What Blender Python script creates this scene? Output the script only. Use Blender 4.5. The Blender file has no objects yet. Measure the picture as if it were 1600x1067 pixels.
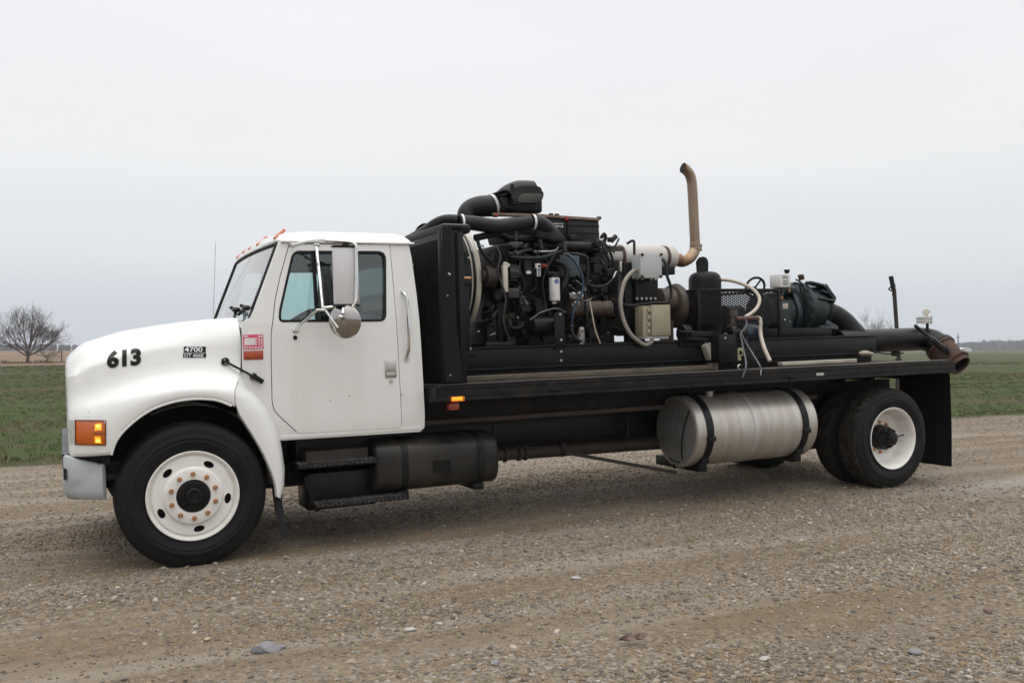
import bpy, bmesh, math, random
import numpy as np
from mathutils import Vector, Matrix, geometry
from mathutils.bvhtree import BVHTree
V = Vector
R = random.Random(7)
SC = bpy.context.scene
C = SC.collection

# ------------------------------------------------------------------ camera
F_PX, YAW, CAM, HZ = 1465.0, math.radians(25.6), (-0.80, -6.52, 1.453), 546.0
cam_d = bpy.data.cameras.new('camera')
cam_d.sensor_width = 36.0
cam_d.lens = F_PX / 1600 * 36
cam_d.shift_y = (HZ - 533.5) / 1600
cam_d.clip_end = 6000
cam = bpy.data.objects.new('camera', cam_d)
cam.location = CAM
cam.rotation_euler = (math.pi / 2, 0, -YAW)
C.objects.link(cam)
SC.camera = cam

# ------------------------------------------------------------------ sky and sun
world = bpy.data.worlds.new('World')
SC.world = world
world.use_nodes = True
wt = world.node_tree
for n in list(wt.nodes):
    wt.nodes.remove(n)
SUN_EL, SUN_AZ = math.radians(76), math.radians(205)
w_out = wt.nodes.new('ShaderNodeOutputWorld')
w_bg = wt.nodes.new('ShaderNodeBackground')
w_bg.inputs['Strength'].default_value = 0.1
w_sky = wt.nodes.new('ShaderNodeTexSky')
w_sky.sky_type = 'NISHITA'
w_sky.sun_disc = False
w_sky.sun_elevation = SUN_EL
w_sky.sun_rotation = SUN_AZ
w_tc = wt.nodes.new('ShaderNodeTexCoord')
w_sep = wt.nodes.new('ShaderNodeSeparateXYZ')
w_ramp = wt.nodes.new('ShaderNodeValToRGB')
w_map = wt.nodes.new('ShaderNodeMapping')
w_map.inputs['Scale'].default_value = (1.2, 1.2, 5)
w_noise = wt.nodes.new('ShaderNodeTexNoise')
w_noise.inputs['Scale'].default_value = 1.6
w_noise.inputs['Detail'].default_value = 5
w_mr = wt.nodes.new('ShaderNodeMapRange')
w_mr.inputs['To Min'].default_value = 9.35
w_mr.inputs['To Max'].default_value = 10.65
w_mul = wt.nodes.new('ShaderNodeVectorMath')
w_mul.operation = 'SCALE'
w_mix = wt.nodes.new('ShaderNodeMixRGB')
w_mix.inputs['Fac'].default_value = 0.94          # an overcast deck over the clear sky
cr = w_ramp.color_ramp                            # height of the view direction -> cloud brightness (brighter overhead)
cr.interpolation = 'EASE'
stops = [(0.0, (0.615, 0.66, 0.73)), (0.03, (0.655, 0.70, 0.76)), (0.12, (0.835, 0.85, 0.868)), (0.21, (0.91, 0.917, 0.922)),
         (0.34, (0.935, 0.94, 0.955)), (0.62, (1.5, 1.5, 1.5)), (1.0, (2.3, 2.3, 2.3))]
while len(cr.elements) < len(stops):
    cr.elements.new(0.5)
for e, (p, c) in zip(cr.elements, stops):
    e.position = p
    e.color = (*c, 1)
L = wt.links.new
L(w_tc.outputs['Generated'], w_sep.inputs[0])
L(w_sep.outputs['Z'], w_ramp.inputs['Fac'])
L(w_tc.outputs['Generated'], w_map.inputs['Vector'])
L(w_map.outputs['Vector'], w_noise.inputs['Vector'])
L(w_noise.outputs['Fac'], w_mr.inputs['Value'])
L(w_ramp.outputs['Color'], w_mul.inputs[0])
L(w_mr.outputs['Result'], w_mul.inputs['Scale'])
L(w_sky.outputs['Color'], w_mix.inputs['Color1'])
L(w_mul.outputs['Vector'], w_mix.inputs['Color2'])
L(w_mix.outputs['Color'], w_bg.inputs['Color'])
L(w_bg.outputs['Background'], w_out.inputs['Surface'])
sun_d = bpy.data.lights.new('sun', 'SUN')
sun_d.energy = 0.5
sun_d.angle = math.radians(55)
sun_d.color = (1.0, 0.98, 0.95)
sun = bpy.data.objects.new('sun', sun_d)
sd = V((math.sin(SUN_AZ) * math.cos(SUN_EL), math.cos(SUN_AZ) * math.cos(SUN_EL), math.sin(SUN_EL)))   # towards the sun
sun.rotation_euler = sd.to_track_quat('Z', 'Y').to_euler()
sun.location = (-10, -20, 20)
C.objects.link(sun)
SC.view_settings.view_transform = 'Standard'
SC.view_settings.look = 'None'
SC.view_settings.exposure = 0.0
SC.view_settings.gamma = 1.0
SC.view_settings.use_curve_mapping = False
SC.render.engine = 'CYCLES'
SC.cycles.max_bounces = 8
SC.cycles.transparent_max_bounces = 16
SC.cycles.use_denoising = True

# ------------------------------------------------------------------ survey: pixel + sideways distance -> metres in the truck's frame
PITCH = math.atan(0.03)          # the truck's frame stands a little nose-down
CP, SP = math.cos(PITCH), math.sin(PITCH)


def Q(px, py, w):
    u = (px - 800) / F_PX
    v = -(py - HZ) / F_PX
    dx = math.cos(YAW) * u + math.sin(YAW)
    dy = -math.sin(YAW) * u + math.cos(YAW)
    t = (w - CAM[1]) / dy
    x, z = CAM[0] + t * dx, CAM[2] + t * v
    return V((x * CP + z * SP, w, -x * SP + z * CP))


def S(pts, w):
    """(x, z) pairs of a list of pixels on the vertical plane at w."""
    return [(q.x, q.z) for q in (Q(a, b, w) for a, b in pts)]


def G(px, py, z=0.0):
    """Where the pixel's ray meets the ground."""
    u = (px - 800) / F_PX
    v = -(py - HZ) / F_PX
    dx = math.cos(YAW) * u + math.sin(YAW)
    dy = -math.sin(YAW) * u + math.cos(YAW)
    t = (z - CAM[2]) / v
    return V((CAM[0] + t * dx, CAM[1] + t * dy, z))


# ------------------------------------------------------------------ materials
def new_mat(name):
    m = bpy.data.materials.new(name)
    m.use_nodes = True
    nt = m.node_tree
    return m, nt, nt.nodes['Principled BSDF'], nt.nodes['Material Output']


def mat(name, col, rough=0.5, metal=0.0, col2=None, scale=6.0, lo=0.45, hi=0.7, rvar=0.1, bump=0.0, bscale=60.0, coat=0.0,
        stretch=(1, 1, 1), spec=0.5, detail=8.0, emit=None, estr=0.0, col3=None, scale3=1.5):
    m, nt, b, out = new_mat(name)
    N, K = nt.nodes.new, nt.links.new
    tc = N('ShaderNodeTexCoord')
    mp = N('ShaderNodeMapping')
    mp.inputs['Scale'].default_value = stretch
    K(tc.outputs['Object'], mp.inputs['Vector'])
    nz = N('ShaderNodeTexNoise')
    nz.inputs['Scale'].default_value = scale
    nz.inputs['Detail'].default_value = detail
    nz.inputs['Roughness'].default_value = 0.62
    K(mp.outputs['Vector'], nz.inputs['Vector'])
    mr = N('ShaderNodeMapRange')
    mr.inputs['From Min'].default_value = lo
    mr.inputs['From Max'].default_value = hi
    K(nz.outputs['Fac'], mr.inputs['Value'])
    mx = N('ShaderNodeMixRGB')
    mx.inputs['Color1'].default_value = (*col, 1)
    mx.inputs['Color2'].default_value = (*(col2 or tuple(c * 0.85 for c in col)), 1)
    K(mr.outputs['Result'], mx.inputs['Fac'])
    last = mx
    if col3:
        n3 = N('ShaderNodeTexNoise')
        n3.inputs['Scale'].default_value = scale3
        n3.inputs['Detail'].default_value = 6
        K(mp.outputs['Vector'], n3.inputs['Vector'])
        m3 = N('ShaderNodeMapRange')
        m3.inputs['From Min'].default_value = 0.5
        m3.inputs['From Max'].default_value = 0.68
        K(n3.outputs['Fac'], m3.inputs['Value'])
        last = N('ShaderNodeMixRGB')
        last.inputs['Color2'].default_value = (*col3, 1)
        K(m3.outputs['Result'], last.inputs['Fac'])
        K(mx.outputs['Color'], last.inputs['Color1'])
    K(last.outputs['Color'], b.inputs['Base Color'])
    rr = N('ShaderNodeMapRange')
    rr.inputs['To Min'].default_value = max(0.02, rough - rvar)
    rr.inputs['To Max'].default_value = min(1.0, rough + rvar)
    K(nz.outputs['Fac'], rr.inputs['Value'])
    K(rr.outputs['Result'], b.inputs['Roughness'])
    b.inputs['Metallic'].default_value = metal
    b.inputs['Specular IOR Level'].default_value = spec
    b.inputs['Coat Weight'].default_value = coat
    b.inputs['Coat Roughness'].default_value = 0.12
    if bump:
        n2 = N('ShaderNodeTexNoise')
        n2.inputs['Scale'].default_value = bscale
        n2.inputs['Detail'].default_value = 4
        K(mp.outputs['Vector'], n2.inputs['Vector'])
        bp = N('ShaderNodeBump')
        bp.inputs['Strength'].default_value = bump
        bp.inputs['Distance'].default_value = 0.01
        K(n2.outputs['Fac'], bp.inputs['Height'])
        K(bp.outputs['Normal'], b.inputs['Normal'])
    if emit:
        b.inputs['Emission Color'].default_value = (*emit, 1)
        b.inputs['Emission Strength'].default_value = estr
    return m


def glass(name, tint, refl=0.06):
    m, nt, b, out = new_mat(name)
    nt.nodes.remove(b)
    N, K = nt.nodes.new, nt.links.new
    tr = N('ShaderNodeBsdfTransparent')
    tr.inputs['Color'].default_value = (*tint, 1)
    gl = N('ShaderNodeBsdfGlossy')
    gl.inputs['Roughness'].default_value = 0.03
    fr = N('ShaderNodeFresnel')
    fr.inputs['IOR'].default_value = 1.5
    ad = N('ShaderNodeMath')
    ad.operation = 'ADD'
    ad.use_clamp = True
    ad.inputs[1].default_value = refl
    K(fr.outputs['Fac'], ad.inputs[0])
    mx = N('ShaderNodeMixShader')
    K(ad.outputs['Value'], mx.inputs['Fac'])
    K(tr.outputs['BSDF'], mx.inputs[1])
    K(gl.outputs['BSDF'], mx.inputs[2])
    K(mx.outputs['Shader'], out.inputs['Surface'])
    return m


M = {}
M['white'] = mat('white_paint', (0.73, 0.725, 0.70), 0.34, col2=(0.67, 0.66, 0.625), scale=2.0, stretch=(2.2, 2.2, 0.45), lo=0.5, hi=0.85, coat=0.5, rvar=0.06)
M['white_wheel'] = mat('wheel_paint', (0.72, 0.70, 0.66), 0.4, col2=(0.58, 0.52, 0.45), scale=9, lo=0.5, hi=0.8)
M['white_dull'] = mat('dull_white', (0.72, 0.72, 0.70), 0.5, col2=(0.55, 0.54, 0.5), scale=14)
M['grey_plastic'] = mat('grey_plastic', (0.41, 0.43, 0.44), 0.4, col2=(0.31, 0.325, 0.335), scale=5, bump=0.05)
M['liner'] = mat('liner_grey', (0.42, 0.43, 0.43), 0.6, col2=(0.25, 0.24, 0.23), scale=5)
M['black'] = mat('black_paint', (0.006, 0.0065, 0.007), 0.36, col2=(0.012, 0.012, 0.0115), scale=5, rvar=0.12, bump=0.06, bscale=30, spec=0.22)
M['black_dusty'] = mat('dusty_black', (0.0075, 0.0075, 0.0078), 0.5, col2=(0.026, 0.024, 0.021), scale=4, lo=0.48, hi=0.8, bump=0.1, spec=0.2, col3=(0.019, 0.0165, 0.014), scale3=9)
M['black_oily'] = mat('oily_black', (0.005, 0.005, 0.0055), 0.32, col2=(0.013, 0.012, 0.010), scale=9, rvar=0.15, bump=0.2, bscale=45, spec=0.25)
M['engine_grey'] = mat('engine_grey', (0.014, 0.015, 0.016), 0.42, col2=(0.03, 0.028, 0.025), scale=8, bump=0.2, bscale=40, spec=0.3)
M['block_dark'] = mat('engine_iron', (0.0055, 0.0055, 0.006), 0.45, col2=(0.022, 0.018, 0.014), scale=7, lo=0.48, hi=0.8, bump=0.3, bscale=35, spec=0.3, col3=(0.026, 0.020, 0.014), scale3=4)
M['casting'] = mat('grey_casting', (0.045, 0.045, 0.045), 0.45, 0.2, col2=(0.02, 0.019, 0.018), scale=10, bump=0.2)
M['bolt_grey'] = mat('bolt_grey', (0.16, 0.155, 0.145), 0.4, 0.5, col2=(0.07, 0.065, 0.06), scale=30)
M['rubber'] = mat('tyre_rubber', (0.0062, 0.0065, 0.0072), 0.6, col2=(0.013, 0.013, 0.013), scale=3, spec=0.22, stretch=(1, 1, 1), bump=0.05, bscale=80)
M['tread'] = mat('tread_rubber', (0.016, 0.0152, 0.014), 0.75, col2=(0.06, 0.049, 0.034), spec=0.2, scale=12, lo=0.4, hi=0.7, bump=0.2)
M['hose'] = mat('black_hose', (0.009, 0.010, 0.0115), 0.42, col2=(0.017, 0.017, 0.017), scale=10, spec=0.28)
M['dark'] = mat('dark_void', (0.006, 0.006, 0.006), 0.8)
M['interior'] = mat('cab_trim', (0.24, 0.265, 0.27), 0.7, col2=(0.19, 0.21, 0.215), scale=4)
M['seat'] = mat('seat_vinyl', (0.055, 0.06, 0.065), 0.6)
M['chrome'] = mat('chrome', (0.72, 0.72, 0.71), 0.12, 1.0, col2=(0.6, 0.59, 0.57), scale=8, rvar=0.05)
M['dark_chrome'] = mat('dark_chrome', (0.42, 0.40, 0.385), 0.10, 1.0, col2=(0.33, 0.31, 0.30), scale=9, rvar=0.05)
M['steel'] = mat('bare_steel', (0.55, 0.55, 0.54), 0.32, 1.0, col2=(0.38, 0.36, 0.34), scale=10)
M['alu'] = mat('tank_aluminium', (0.46, 0.435, 0.395), 0.44, 0.6, col2=(0.39, 0.335, 0.275), scale=3.2, stretch=(5, 1, 1), rvar=0.08, col3=(0.53, 0.51, 0.48), scale3=1.4)
M['tank_end'] = mat('tank_end_aluminium', (0.24, 0.24, 0.235), 0.5, 0.4, col2=(0.19, 0.185, 0.175), scale=5)
M['alu_cap'] = mat('tank_cap_aluminium', (0.50, 0.49, 0.47), 0.5, 0.5, col2=(0.40, 0.38, 0.35), scale=4)
M['rust'] = mat('rust', (0.075, 0.034, 0.019), 0.8, col2=(0.036, 0.023, 0.018), scale=10, bump=0.25, col3=(0.062, 0.043, 0.035), scale3=5)
M['rust_dark'] = mat('dark_rust', (0.034, 0.024, 0.019), 0.75, col2=(0.018, 0.016, 0.014), scale=7, bump=0.2)
M['stack'] = mat('heated_steel', (0.27, 0.20, 0.14), 0.36, 0.7, col2=(0.33, 0.28, 0.22), scale=3, stretch=(6, 6, 1), col3=(0.19, 0.095, 0.05), scale3=3)
M['elbow'] = mat('heat_stained_elbow', (0.34, 0.21, 0.11), 0.42, 0.55, col2=(0.16, 0.08, 0.045), scale=7, col3=(0.42, 0.33, 0.23), scale3=5)
M['muffler'] = mat('muffler_white', (0.44, 0.425, 0.405), 0.55, 0.15, col2=(0.36, 0.32, 0.285), scale=8, col3=(0.50, 0.46, 0.42), scale3=4)
M['box_grey'] = mat('enclosure_grey', (0.41, 0.43, 0.43), 0.5, col2=(0.375, 0.39, 0.39), scale=4)
M['box_tan'] = mat('enclosure_tan', (0.29, 0.265, 0.18), 0.42, col2=(0.23, 0.185, 0.115), scale=6, col3=(0.235, 0.20, 0.125), scale3=2.5)
M['conduit'] = mat('conduit_grey', (0.25, 0.23, 0.195), 0.5, col2=(0.19, 0.165, 0.135), scale=12)
M['cream_hose'] = mat('cream_hose', (0.47, 0.405, 0.325), 0.5, col2=(0.36, 0.295, 0.23), scale=9)
M['blue_hose'] = mat('blue_hose', (0.012, 0.035, 0.068), 0.45)
M['blue_grey'] = mat('blue_grey_module', (0.10, 0.125, 0.14), 0.45, 0.2, col2=(0.075, 0.09, 0.1), scale=6)
M['pump_green'] = mat('pump_green', (0.009, 0.018, 0.0205), 0.42, col2=(0.02, 0.027, 0.028), scale=6, bump=0.25, bscale=30)
M['amber'] = mat('amber_lens', (0.40, 0.078, 0.006), 0.22, col2=(0.25, 0.042, 0.004), scale=9, emit=(1.0, 0.22, 0.01), estr=0.08, coat=0.5)
M['amber_lit'] = mat('amber_lit', (0.9, 0.35, 0.02), 0.3, emit=(1.0, 0.33, 0.015), estr=0.9)
M['amber_core'] = mat('amber_core', (1.0, 0.6, 0.1), 0.3, emit=(1.0, 0.62, 0.10), estr=1.2)
M['orange'] = mat('orange_lens', (0.36, 0.055, 0.014), 0.3, col2=(0.25, 0.037, 0.01), scale=9, coat=0.3)
M['pale_orange'] = mat('roof_marker_orange', (0.62, 0.20, 0.10), 0.3)
M['red'] = mat('red_lens', (0.30, 0.02, 0.012), 0.3)
M['sticker'] = mat('red_sticker', (0.66, 0.085, 0.165), 0.45)
M['print'] = mat('white_print', (0.78, 0.76, 0.74), 0.5)
M['ink'] = mat('black_vinyl', (0.006, 0.006, 0.0065), 0.4, spec=0.25)
M['blue_ink'] = mat('blue_ink', (0.03, 0.07, 0.30), 0.5)
M['copper'] = mat('copper_nut', (0.62, 0.34, 0.18), 0.28, 0.8, col2=(0.40, 0.19, 0.09), scale=30)
M['wood'] = mat('weathered_wood', (0.115, 0.092, 0.066), 0.8, col2=(0.045, 0.037, 0.028), scale=5, stretch=(1, 8, 8), bump=0.3)
M['wood_pale'] = mat('pale_wood', (0.42, 0.38, 0.31), 0.8, col2=(0.24, 0.21, 0.17), scale=4, stretch=(1, 10, 10), bump=0.3)
M['deck'] = mat('deck_board', (0.085, 0.064, 0.052), 0.8, col2=(0.035, 0.03, 0.026), scale=4, stretch=(1, 7, 7), bump=0.3)
M['glass'] = glass('cab_glass', (0.84, 0.93, 0.925), 0.035)
M['windscreen'] = glass('windscreen_glass', (0.86, 0.91, 0.90), 0.42)
M['mirror_back'] = mat('mirror_back', (0.60, 0.595, 0.60), 0.5, 0.1, col2=(0.56, 0.55, 0.555), scale=3)
M['rag'] = mat('rag', (0.30, 0.26, 0.20), 0.9)


# ------------------------------------------------------------------ mesh builder
BASE = {}


def smoothpts(pts, k=6):
    """Catmull-Rom through the points."""
    P = [V(p) for p in pts]
    if len(P) < 3:
        return P
    P = [P[0] * 2 - P[1]] + P + [P[-1] * 2 - P[-2]]
    out = []
    for i in range(1, len(P) - 2):
        a, b, c, d = P[i - 1:i + 3]
        for j in range(k):
            t = j / k
            out.append(0.5 * ((2 * b) + (c - a) * t + (2 * a - 5 * b + 4 * c - d) * t * t + (3 * b - a - 3 * c + d) * t ** 3))
    out.append(P[-2])
    return out


class B:
    def __init__(self):
        self.bm = bmesh.new()

    def face(self, vs):
        try:
            return self.bm.faces.new(vs)
        except ValueError:
            return None

    def grid(self, rows, close=False):
        vr = [[self.bm.verts.new(p) for p in r] for r in rows]
        n = len(vr[0])
        for a, b in zip(vr, vr[1:]):
            for i in range(n if close else n - 1):
                j = (i + 1) % n
                self.face((a[i], a[j], b[j], b[i]))
        return vr

    def box(self, a, b, bev=0.0, seg=2, mtx=None):
        a, b = V(a), V(b)
        lo = V((min(a.x, b.x), min(a.y, b.y), min(a.z, b.z)))
        hi = V((max(a.x, b.x), max(a.y, b.y), max(a.z, b.z)))
        t = bmesh.ops.create_cube(self.bm, size=1.0)['verts']
        c, s = (lo + hi) / 2, hi - lo
        for v in t:
            v.co = V((v.co.x * s.x, v.co.y * s.y, v.co.z * s.z))
            if mtx is not None:
                v.co = mtx @ v.co
            v.co += c
        if bev > 0:
            bev = min(bev, 0.45 * min(s))
            es = list({e for v in t for e in v.link_edges})
            bmesh.ops.bevel(self.bm, geom=es, offset=bev, segments=seg, profile=0.5, affect='EDGES')
        return self

    def bar(self, p0, p1, wy, wz, bev=0.0):
        """A straight bar between two points with a rectangular section."""
        p0, p1 = V(p0), V(p1)
        d = p1 - p0
        q = d.to_track_quat('X', 'Z').to_matrix()
        c, ln = (p0 + p1) / 2, d.length
        self.box(c - V((ln / 2, wy / 2, wz / 2)), c + V((ln / 2, wy / 2, wz / 2)), bev, 1, q)
        return self

    def cyl(self, p0, p1, r0, r1=None, n=20, caps=True):
        r1 = r0 if r1 is None else r1
        p0, p1 = V(p0), V(p1)
        q = (p1 - p0).to_track_quat('Z', 'Y').to_matrix()
        rings = []
        for p, r in ((p0, r0), (p1, r1)):
            rings.append([self.bm.verts.new(p + q @ V((r * math.cos(2 * math.pi * i / n), r * math.sin(2 * math.pi * i / n), 0))) for i in range(n)])
        a, b = rings
        for i in range(n):
            j = (i + 1) % n
            self.face((a[i], a[j], b[j], b[i]))
        if caps:
            self.face(a[::-1])
            self.face(b)
        return self

    def tube(self, pts, r, n=10, smooth=6, caps=True):
        P = smoothpts(pts, smooth) if smooth and len(pts) > 2 else [V(p) for p in pts]
        m = len(P)
        if isinstance(r, (int, float)):
            rr = [r] * m
        else:
            rr = [float(np.interp(i / (m - 1), np.linspace(0, 1, len(r)), r)) for i in range(m)]
        T = [(P[min(i + 1, m - 1)] - P[max(i - 1, 0)]).normalized() for i in range(m)]
        up = V((0, 0, 1)) if abs(T[0].z) < 0.9 else V((1, 0, 0))
        nrm = (up - T[0] * up.dot(T[0])).normalized()
        prev = None
        first = None
        for i in range(m):
            nrm = (nrm - T[i] * nrm.dot(T[i])).normalized()
            bn = T[i].cross(nrm)
            ring = [self.bm.verts.new(P[i] + (nrm * math.cos(2 * math.pi * k / n) + bn * math.sin(2 * math.pi * k / n)) * rr[i]) for k in range(n)]
            if prev:
                for k in range(n):
                    j = (k + 1) % n
                    self.face((prev[k], prev[j], ring[j], ring[k]))
            else:
                first = ring
            prev = ring
        if caps:
            self.face(first[::-1])
            self.face(prev)
        return self

    def lathe(self, prof, o, ax, n=48, cap0=False, cap1=False):
        """prof: (distance along the axis, radius)."""
        o, ax = V(o), V(ax).normalized()
        q = ax.to_track_quat('Z', 'Y').to_matrix()
        prev = None
        for h, r in prof:
            ring = [self.bm.verts.new(o + ax * h + q @ V((r * math.cos(2 * math.pi * i / n), r * math.sin(2 * math.pi * i / n), 0))) for i in range(n)]
            if prev:
                for i in range(n):
                    j = (i + 1) % n
                    self.face((prev[i], prev[j], ring[j], ring[i]))
            elif cap0:
                self.face(ring[::-1])
            prev = ring
        if cap1:
            self.face(prev)
        return self

    def sphere(self, c, r, n=12):
        r = V((r, r, r)) if isinstance(r, (int, float)) else V(r)
        vs = bmesh.ops.create_uvsphere(self.bm, u_segments=n, v_segments=max(6, n // 2), radius=1.0)['verts']
        for v in vs:
            v.co = V((v.co.x * r.x, v.co.y * r.y, v.co.z * r.z)) + V(c)
        return self

    def prism(self, poly, y0, y1, bev=0.0):
        """poly: (x, z) outline pulled from y0 to y1."""
        t = bmesh.new()
        a = [t.verts.new((x, y0, z)) for x, z in poly]
        b = [t.verts.new((x, y1, z)) for x, z in poly]
        n = len(poly)
        t.faces.new(a)
        t.faces.new(b[::-1])
        for i in range(n):
            j = (i + 1) % n
            t.faces.new((a[j], a[i], b[i], b[j]))
        if bev:
            bmesh.ops.bevel(t, geom=list(t.edges), offset=bev, segments=2, profile=0.5, affect='EDGES')
        self.join(t)
        return self

    def join(self, t):
        me = bpy.data.meshes.new('tmp')
        t.to_mesh(me)
        t.free()
        self.bm.from_mesh(me)
        bpy.data.meshes.remove(me)

    def plate(self, outer, holes, fn, th, cuts=(), cutsu=()):
        """A sheet with holes, laid out in (u, v), bent by fn(u, v) -> point and thickened along th."""
        t = bmesh.new()
        loops = [[V((p[0], p[1], 0)) for p in outer]] + [[V((p[0], p[1], 0)) for p in h] for h in holes]
        flat = [p for lp in loops for p in lp]
        vs = [t.verts.new((p.x, p.y, 0)) for p in flat]
        for tri in geometry.tessellate_polygon(loops):
            try:
                t.faces.new([vs[i] for i in tri])
            except ValueError:
                pass
        for c in cuts:
            bmesh.ops.bisect_plane(t, geom=list(t.verts) + list(t.edges) + list(t.faces), plane_co=(0, c, 0), plane_no=(0, 1, 0))
        for c in cutsu:
            bmesh.ops.bisect_plane(t, geom=list(t.verts) + list(t.edges) + list(t.faces), plane_co=(c, 0, 0), plane_no=(1, 0, 0))
        bmesh.ops.recalc_face_normals(t, faces=list(t.faces))
        t.verts.ensure_lookup_table()
        t.verts.index_update()
        th = V(th)
        pos = [fn(v.co.x, v.co.y) for v in t.verts]
        bnd = [(e.verts[0].index, e.verts[1].index) for e in t.edges if len(e.link_faces) == 1]
        fcs = [[v.index for v in f.verts] for f in t.faces]
        t.free()
        fr = [self.bm.verts.new(p) for p in pos]
        bk = [self.bm.verts.new(V(p) + th) for p in pos]
        for f in fcs:
            self.face([fr[i] for i in f])
            self.face([bk[i] for i in f][::-1])
        for i, j in bnd:
            self.face((fr[i], fr[j], bk[j], bk[i]))
        return self

    def move(self, mtx):
        bmesh.ops.transform(self.bm, matrix=mtx, verts=list(self.bm.verts))
        return self

    def mesh(self, name, base=None, ang=35, recalc=True):
        if recalc:
            bmesh.ops.recalc_face_normals(self.bm, faces=list(self.bm.faces))
        me = bpy.data.meshes.new(name)
        if base is not None:
            bmesh.ops.translate(self.bm, vec=-base, verts=list(self.bm.verts))
        self.bm.to_mesh(me)
        self.bm.free()
        for p in me.polygons:
            p.use_smooth = True
        me.set_sharp_from_angle(angle=math.radians(ang))
        return me


ROOT_OF = {}


def part(name, b, m, parent, ang=35, label=None, kind=None, recalc=True):
    root = ROOT_OF.get(parent.name, parent)
    me = b.mesh(name, BASE[root.name], ang, recalc)
    me.materials.append(M[m] if isinstance(m, str) else m)
    o = bpy.data.objects.new(name, me)
    C.objects.link(o)
    o.parent = parent
    ROOT_OF[o.name] = root
    if label:
        o['label'] = label
    if kind:
        o['kind'] = kind
    return o


def inst(name, me, parent, loc, rot=None):
    """Another piece that shares a mesh built round its own origin."""
    root = ROOT_OF.get(parent.name, parent)
    o = bpy.data.objects.new(name, me)
    C.objects.link(o)
    o.parent = parent
    o.location = V(loc) - BASE[root.name]
    if rot is not None:
        o.rotation_euler = rot
    ROOT_OF[o.name] = root
    return o


def thing(name, base, label, cat, group=None):
    """An Empty at the thing's base, in the truck's pitched frame."""
    o = bpy.data.objects.new(name, None)
    o.empty_display_size = 0.2
    C.objects.link(o)
    base = V(base)
    rot = Matrix.Rotation(-PITCH, 3, 'Y')
    o.location = rot @ base
    o.rotation_euler = (0, -PITCH, 0)
    BASE[o.name] = base
    o['label'], o['category'] = label, cat
    if group:
        o['group'] = group
    return o


def lone(name, b, m, base, label, cat, group=None, ang=35):
    """A thing that is one mesh."""
    base = V(base)
    me = b.mesh(name, base, ang)
    me.materials.append(M[m] if isinstance(m, str) else m)
    o = bpy.data.objects.new(name, me)
    C.objects.link(o)
    o.location = Matrix.Rotation(-PITCH, 3, 'Y') @ base
    o.rotation_euler = (0, -PITCH, 0)
    BASE[o.name] = base
    o['label'], o['category'] = label, cat
    if group:
        o['group'] = group
    return o


def rounded(pts, r, n=5):
    """Fillet the corners of a 2D outline; r is one radius or one per corner."""
    out = []
    m = len(pts)
    for i in range(m):
        rr = r[i] if isinstance(r, (list, tuple)) else r
        p, a, b = V((*pts[i], 0)), V((*pts[i - 1], 0)), V((*pts[(i + 1) % m], 0))
        da, db = (a - p), (b - p)
        rr2 = min(rr, 0.45 * da.length, 0.45 * db.length)
        if rr2 < 1e-4:
            out.append((p.x, p.y))
            continue
        s, e = p + da.normalized() * rr2, p + db.normalized() * rr2
        for k in range(n + 1):
            t = k / n
            q = s * (1 - t) ** 2 + p * 2 * t * (1 - t) + e * t * t
            out.append((q.x, q.y))
    return out


def offset(poly, d):
    """Grow (d > 0) a 2D outline."""
    n = len(poly)
    area = sum(poly[i][0] * poly[(i + 1) % n][1] - poly[(i + 1) % n][0] * poly[i][1] for i in range(n))
    sg = 1 if area > 0 else -1
    out = []
    for i in range(n):
        a, p, b = V((*poly[i - 1], 0)), V((*poly[i], 0)), V((*poly[(i + 1) % n], 0))
        e1, e2 = (p - a), (b - p)
        n1 = V((e1.y, -e1.x, 0)).normalized() if e1.length > 1e-6 else V((0, 0, 0))
        n2 = V((e2.y, -e2.x, 0)).normalized() if e2.length > 1e-6 else n1
        nn = (n1 + n2)
        if nn.length < 1e-6:
            nn = n1
        nn.normalize()
        q = p + nn * d * sg / max(0.5, nn.dot(n1) if n1.length else 1)
        out.append((q.x, q.y))
    return out


def curve_text(txt, size, bold=0.0):
    """Lettering as a flat mesh in its own (x, y) plane, origin at the left end of the baseline."""
    cu = bpy.data.curves.new('lettering', 'FONT')
    cu.body = txt
    cu.size = size
    cu.offset = bold
    cu.resolution_u = 4
    cu.fill_mode = 'BOTH'
    o = bpy.data.objects.new('lettering', cu)
    C.objects.link(o)
    dg = bpy.context.evaluated_depsgraph_get()
    me = bpy.data.meshes.new_from_object(o.evaluated_get(dg))
    t = bmesh.new()
    t.from_mesh(me)
    bpy.data.objects.remove(o)
    bpy.data.curves.remove(cu)
    bpy.data.meshes.remove(me)
    return t


# ================================================================== GROUND, FIELDS, FAR THINGS
def soft(x):
    lo, hi = -3.0, 7.5
    if x < lo:
        return lo - 3 * (1 - math.exp((x - lo) / 3))
    if x > hi:
        return hi + 3 * (1 - math.exp(-(x - hi) / 3))
    return x


def hgt(x, y):
    return 0.0175 * soft(x) + 0.003


def rut(x, y):
    return 0.010 * math.sin(y * 2.9 + 0.35 * math.sin(x * 0.5)) * math.sin(y * 1.3 + 1) + 0.006 * math.sin(x * 1.7 + y * 2.3) * math.sin(x * 0.9 - y * 1.1)


def plain(name, bm, m, kind='structure', ang=180):
    me = bpy.data.meshes.new(name)
    bm.to_mesh(me)
    bm.free()
    for p in me.polygons:
        p.use_smooth = True
    me.materials.append(m)
    o = bpy.data.objects.new(name, me)
    C.objects.link(o)
    if kind:
        o['kind'] = kind
    return o


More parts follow.
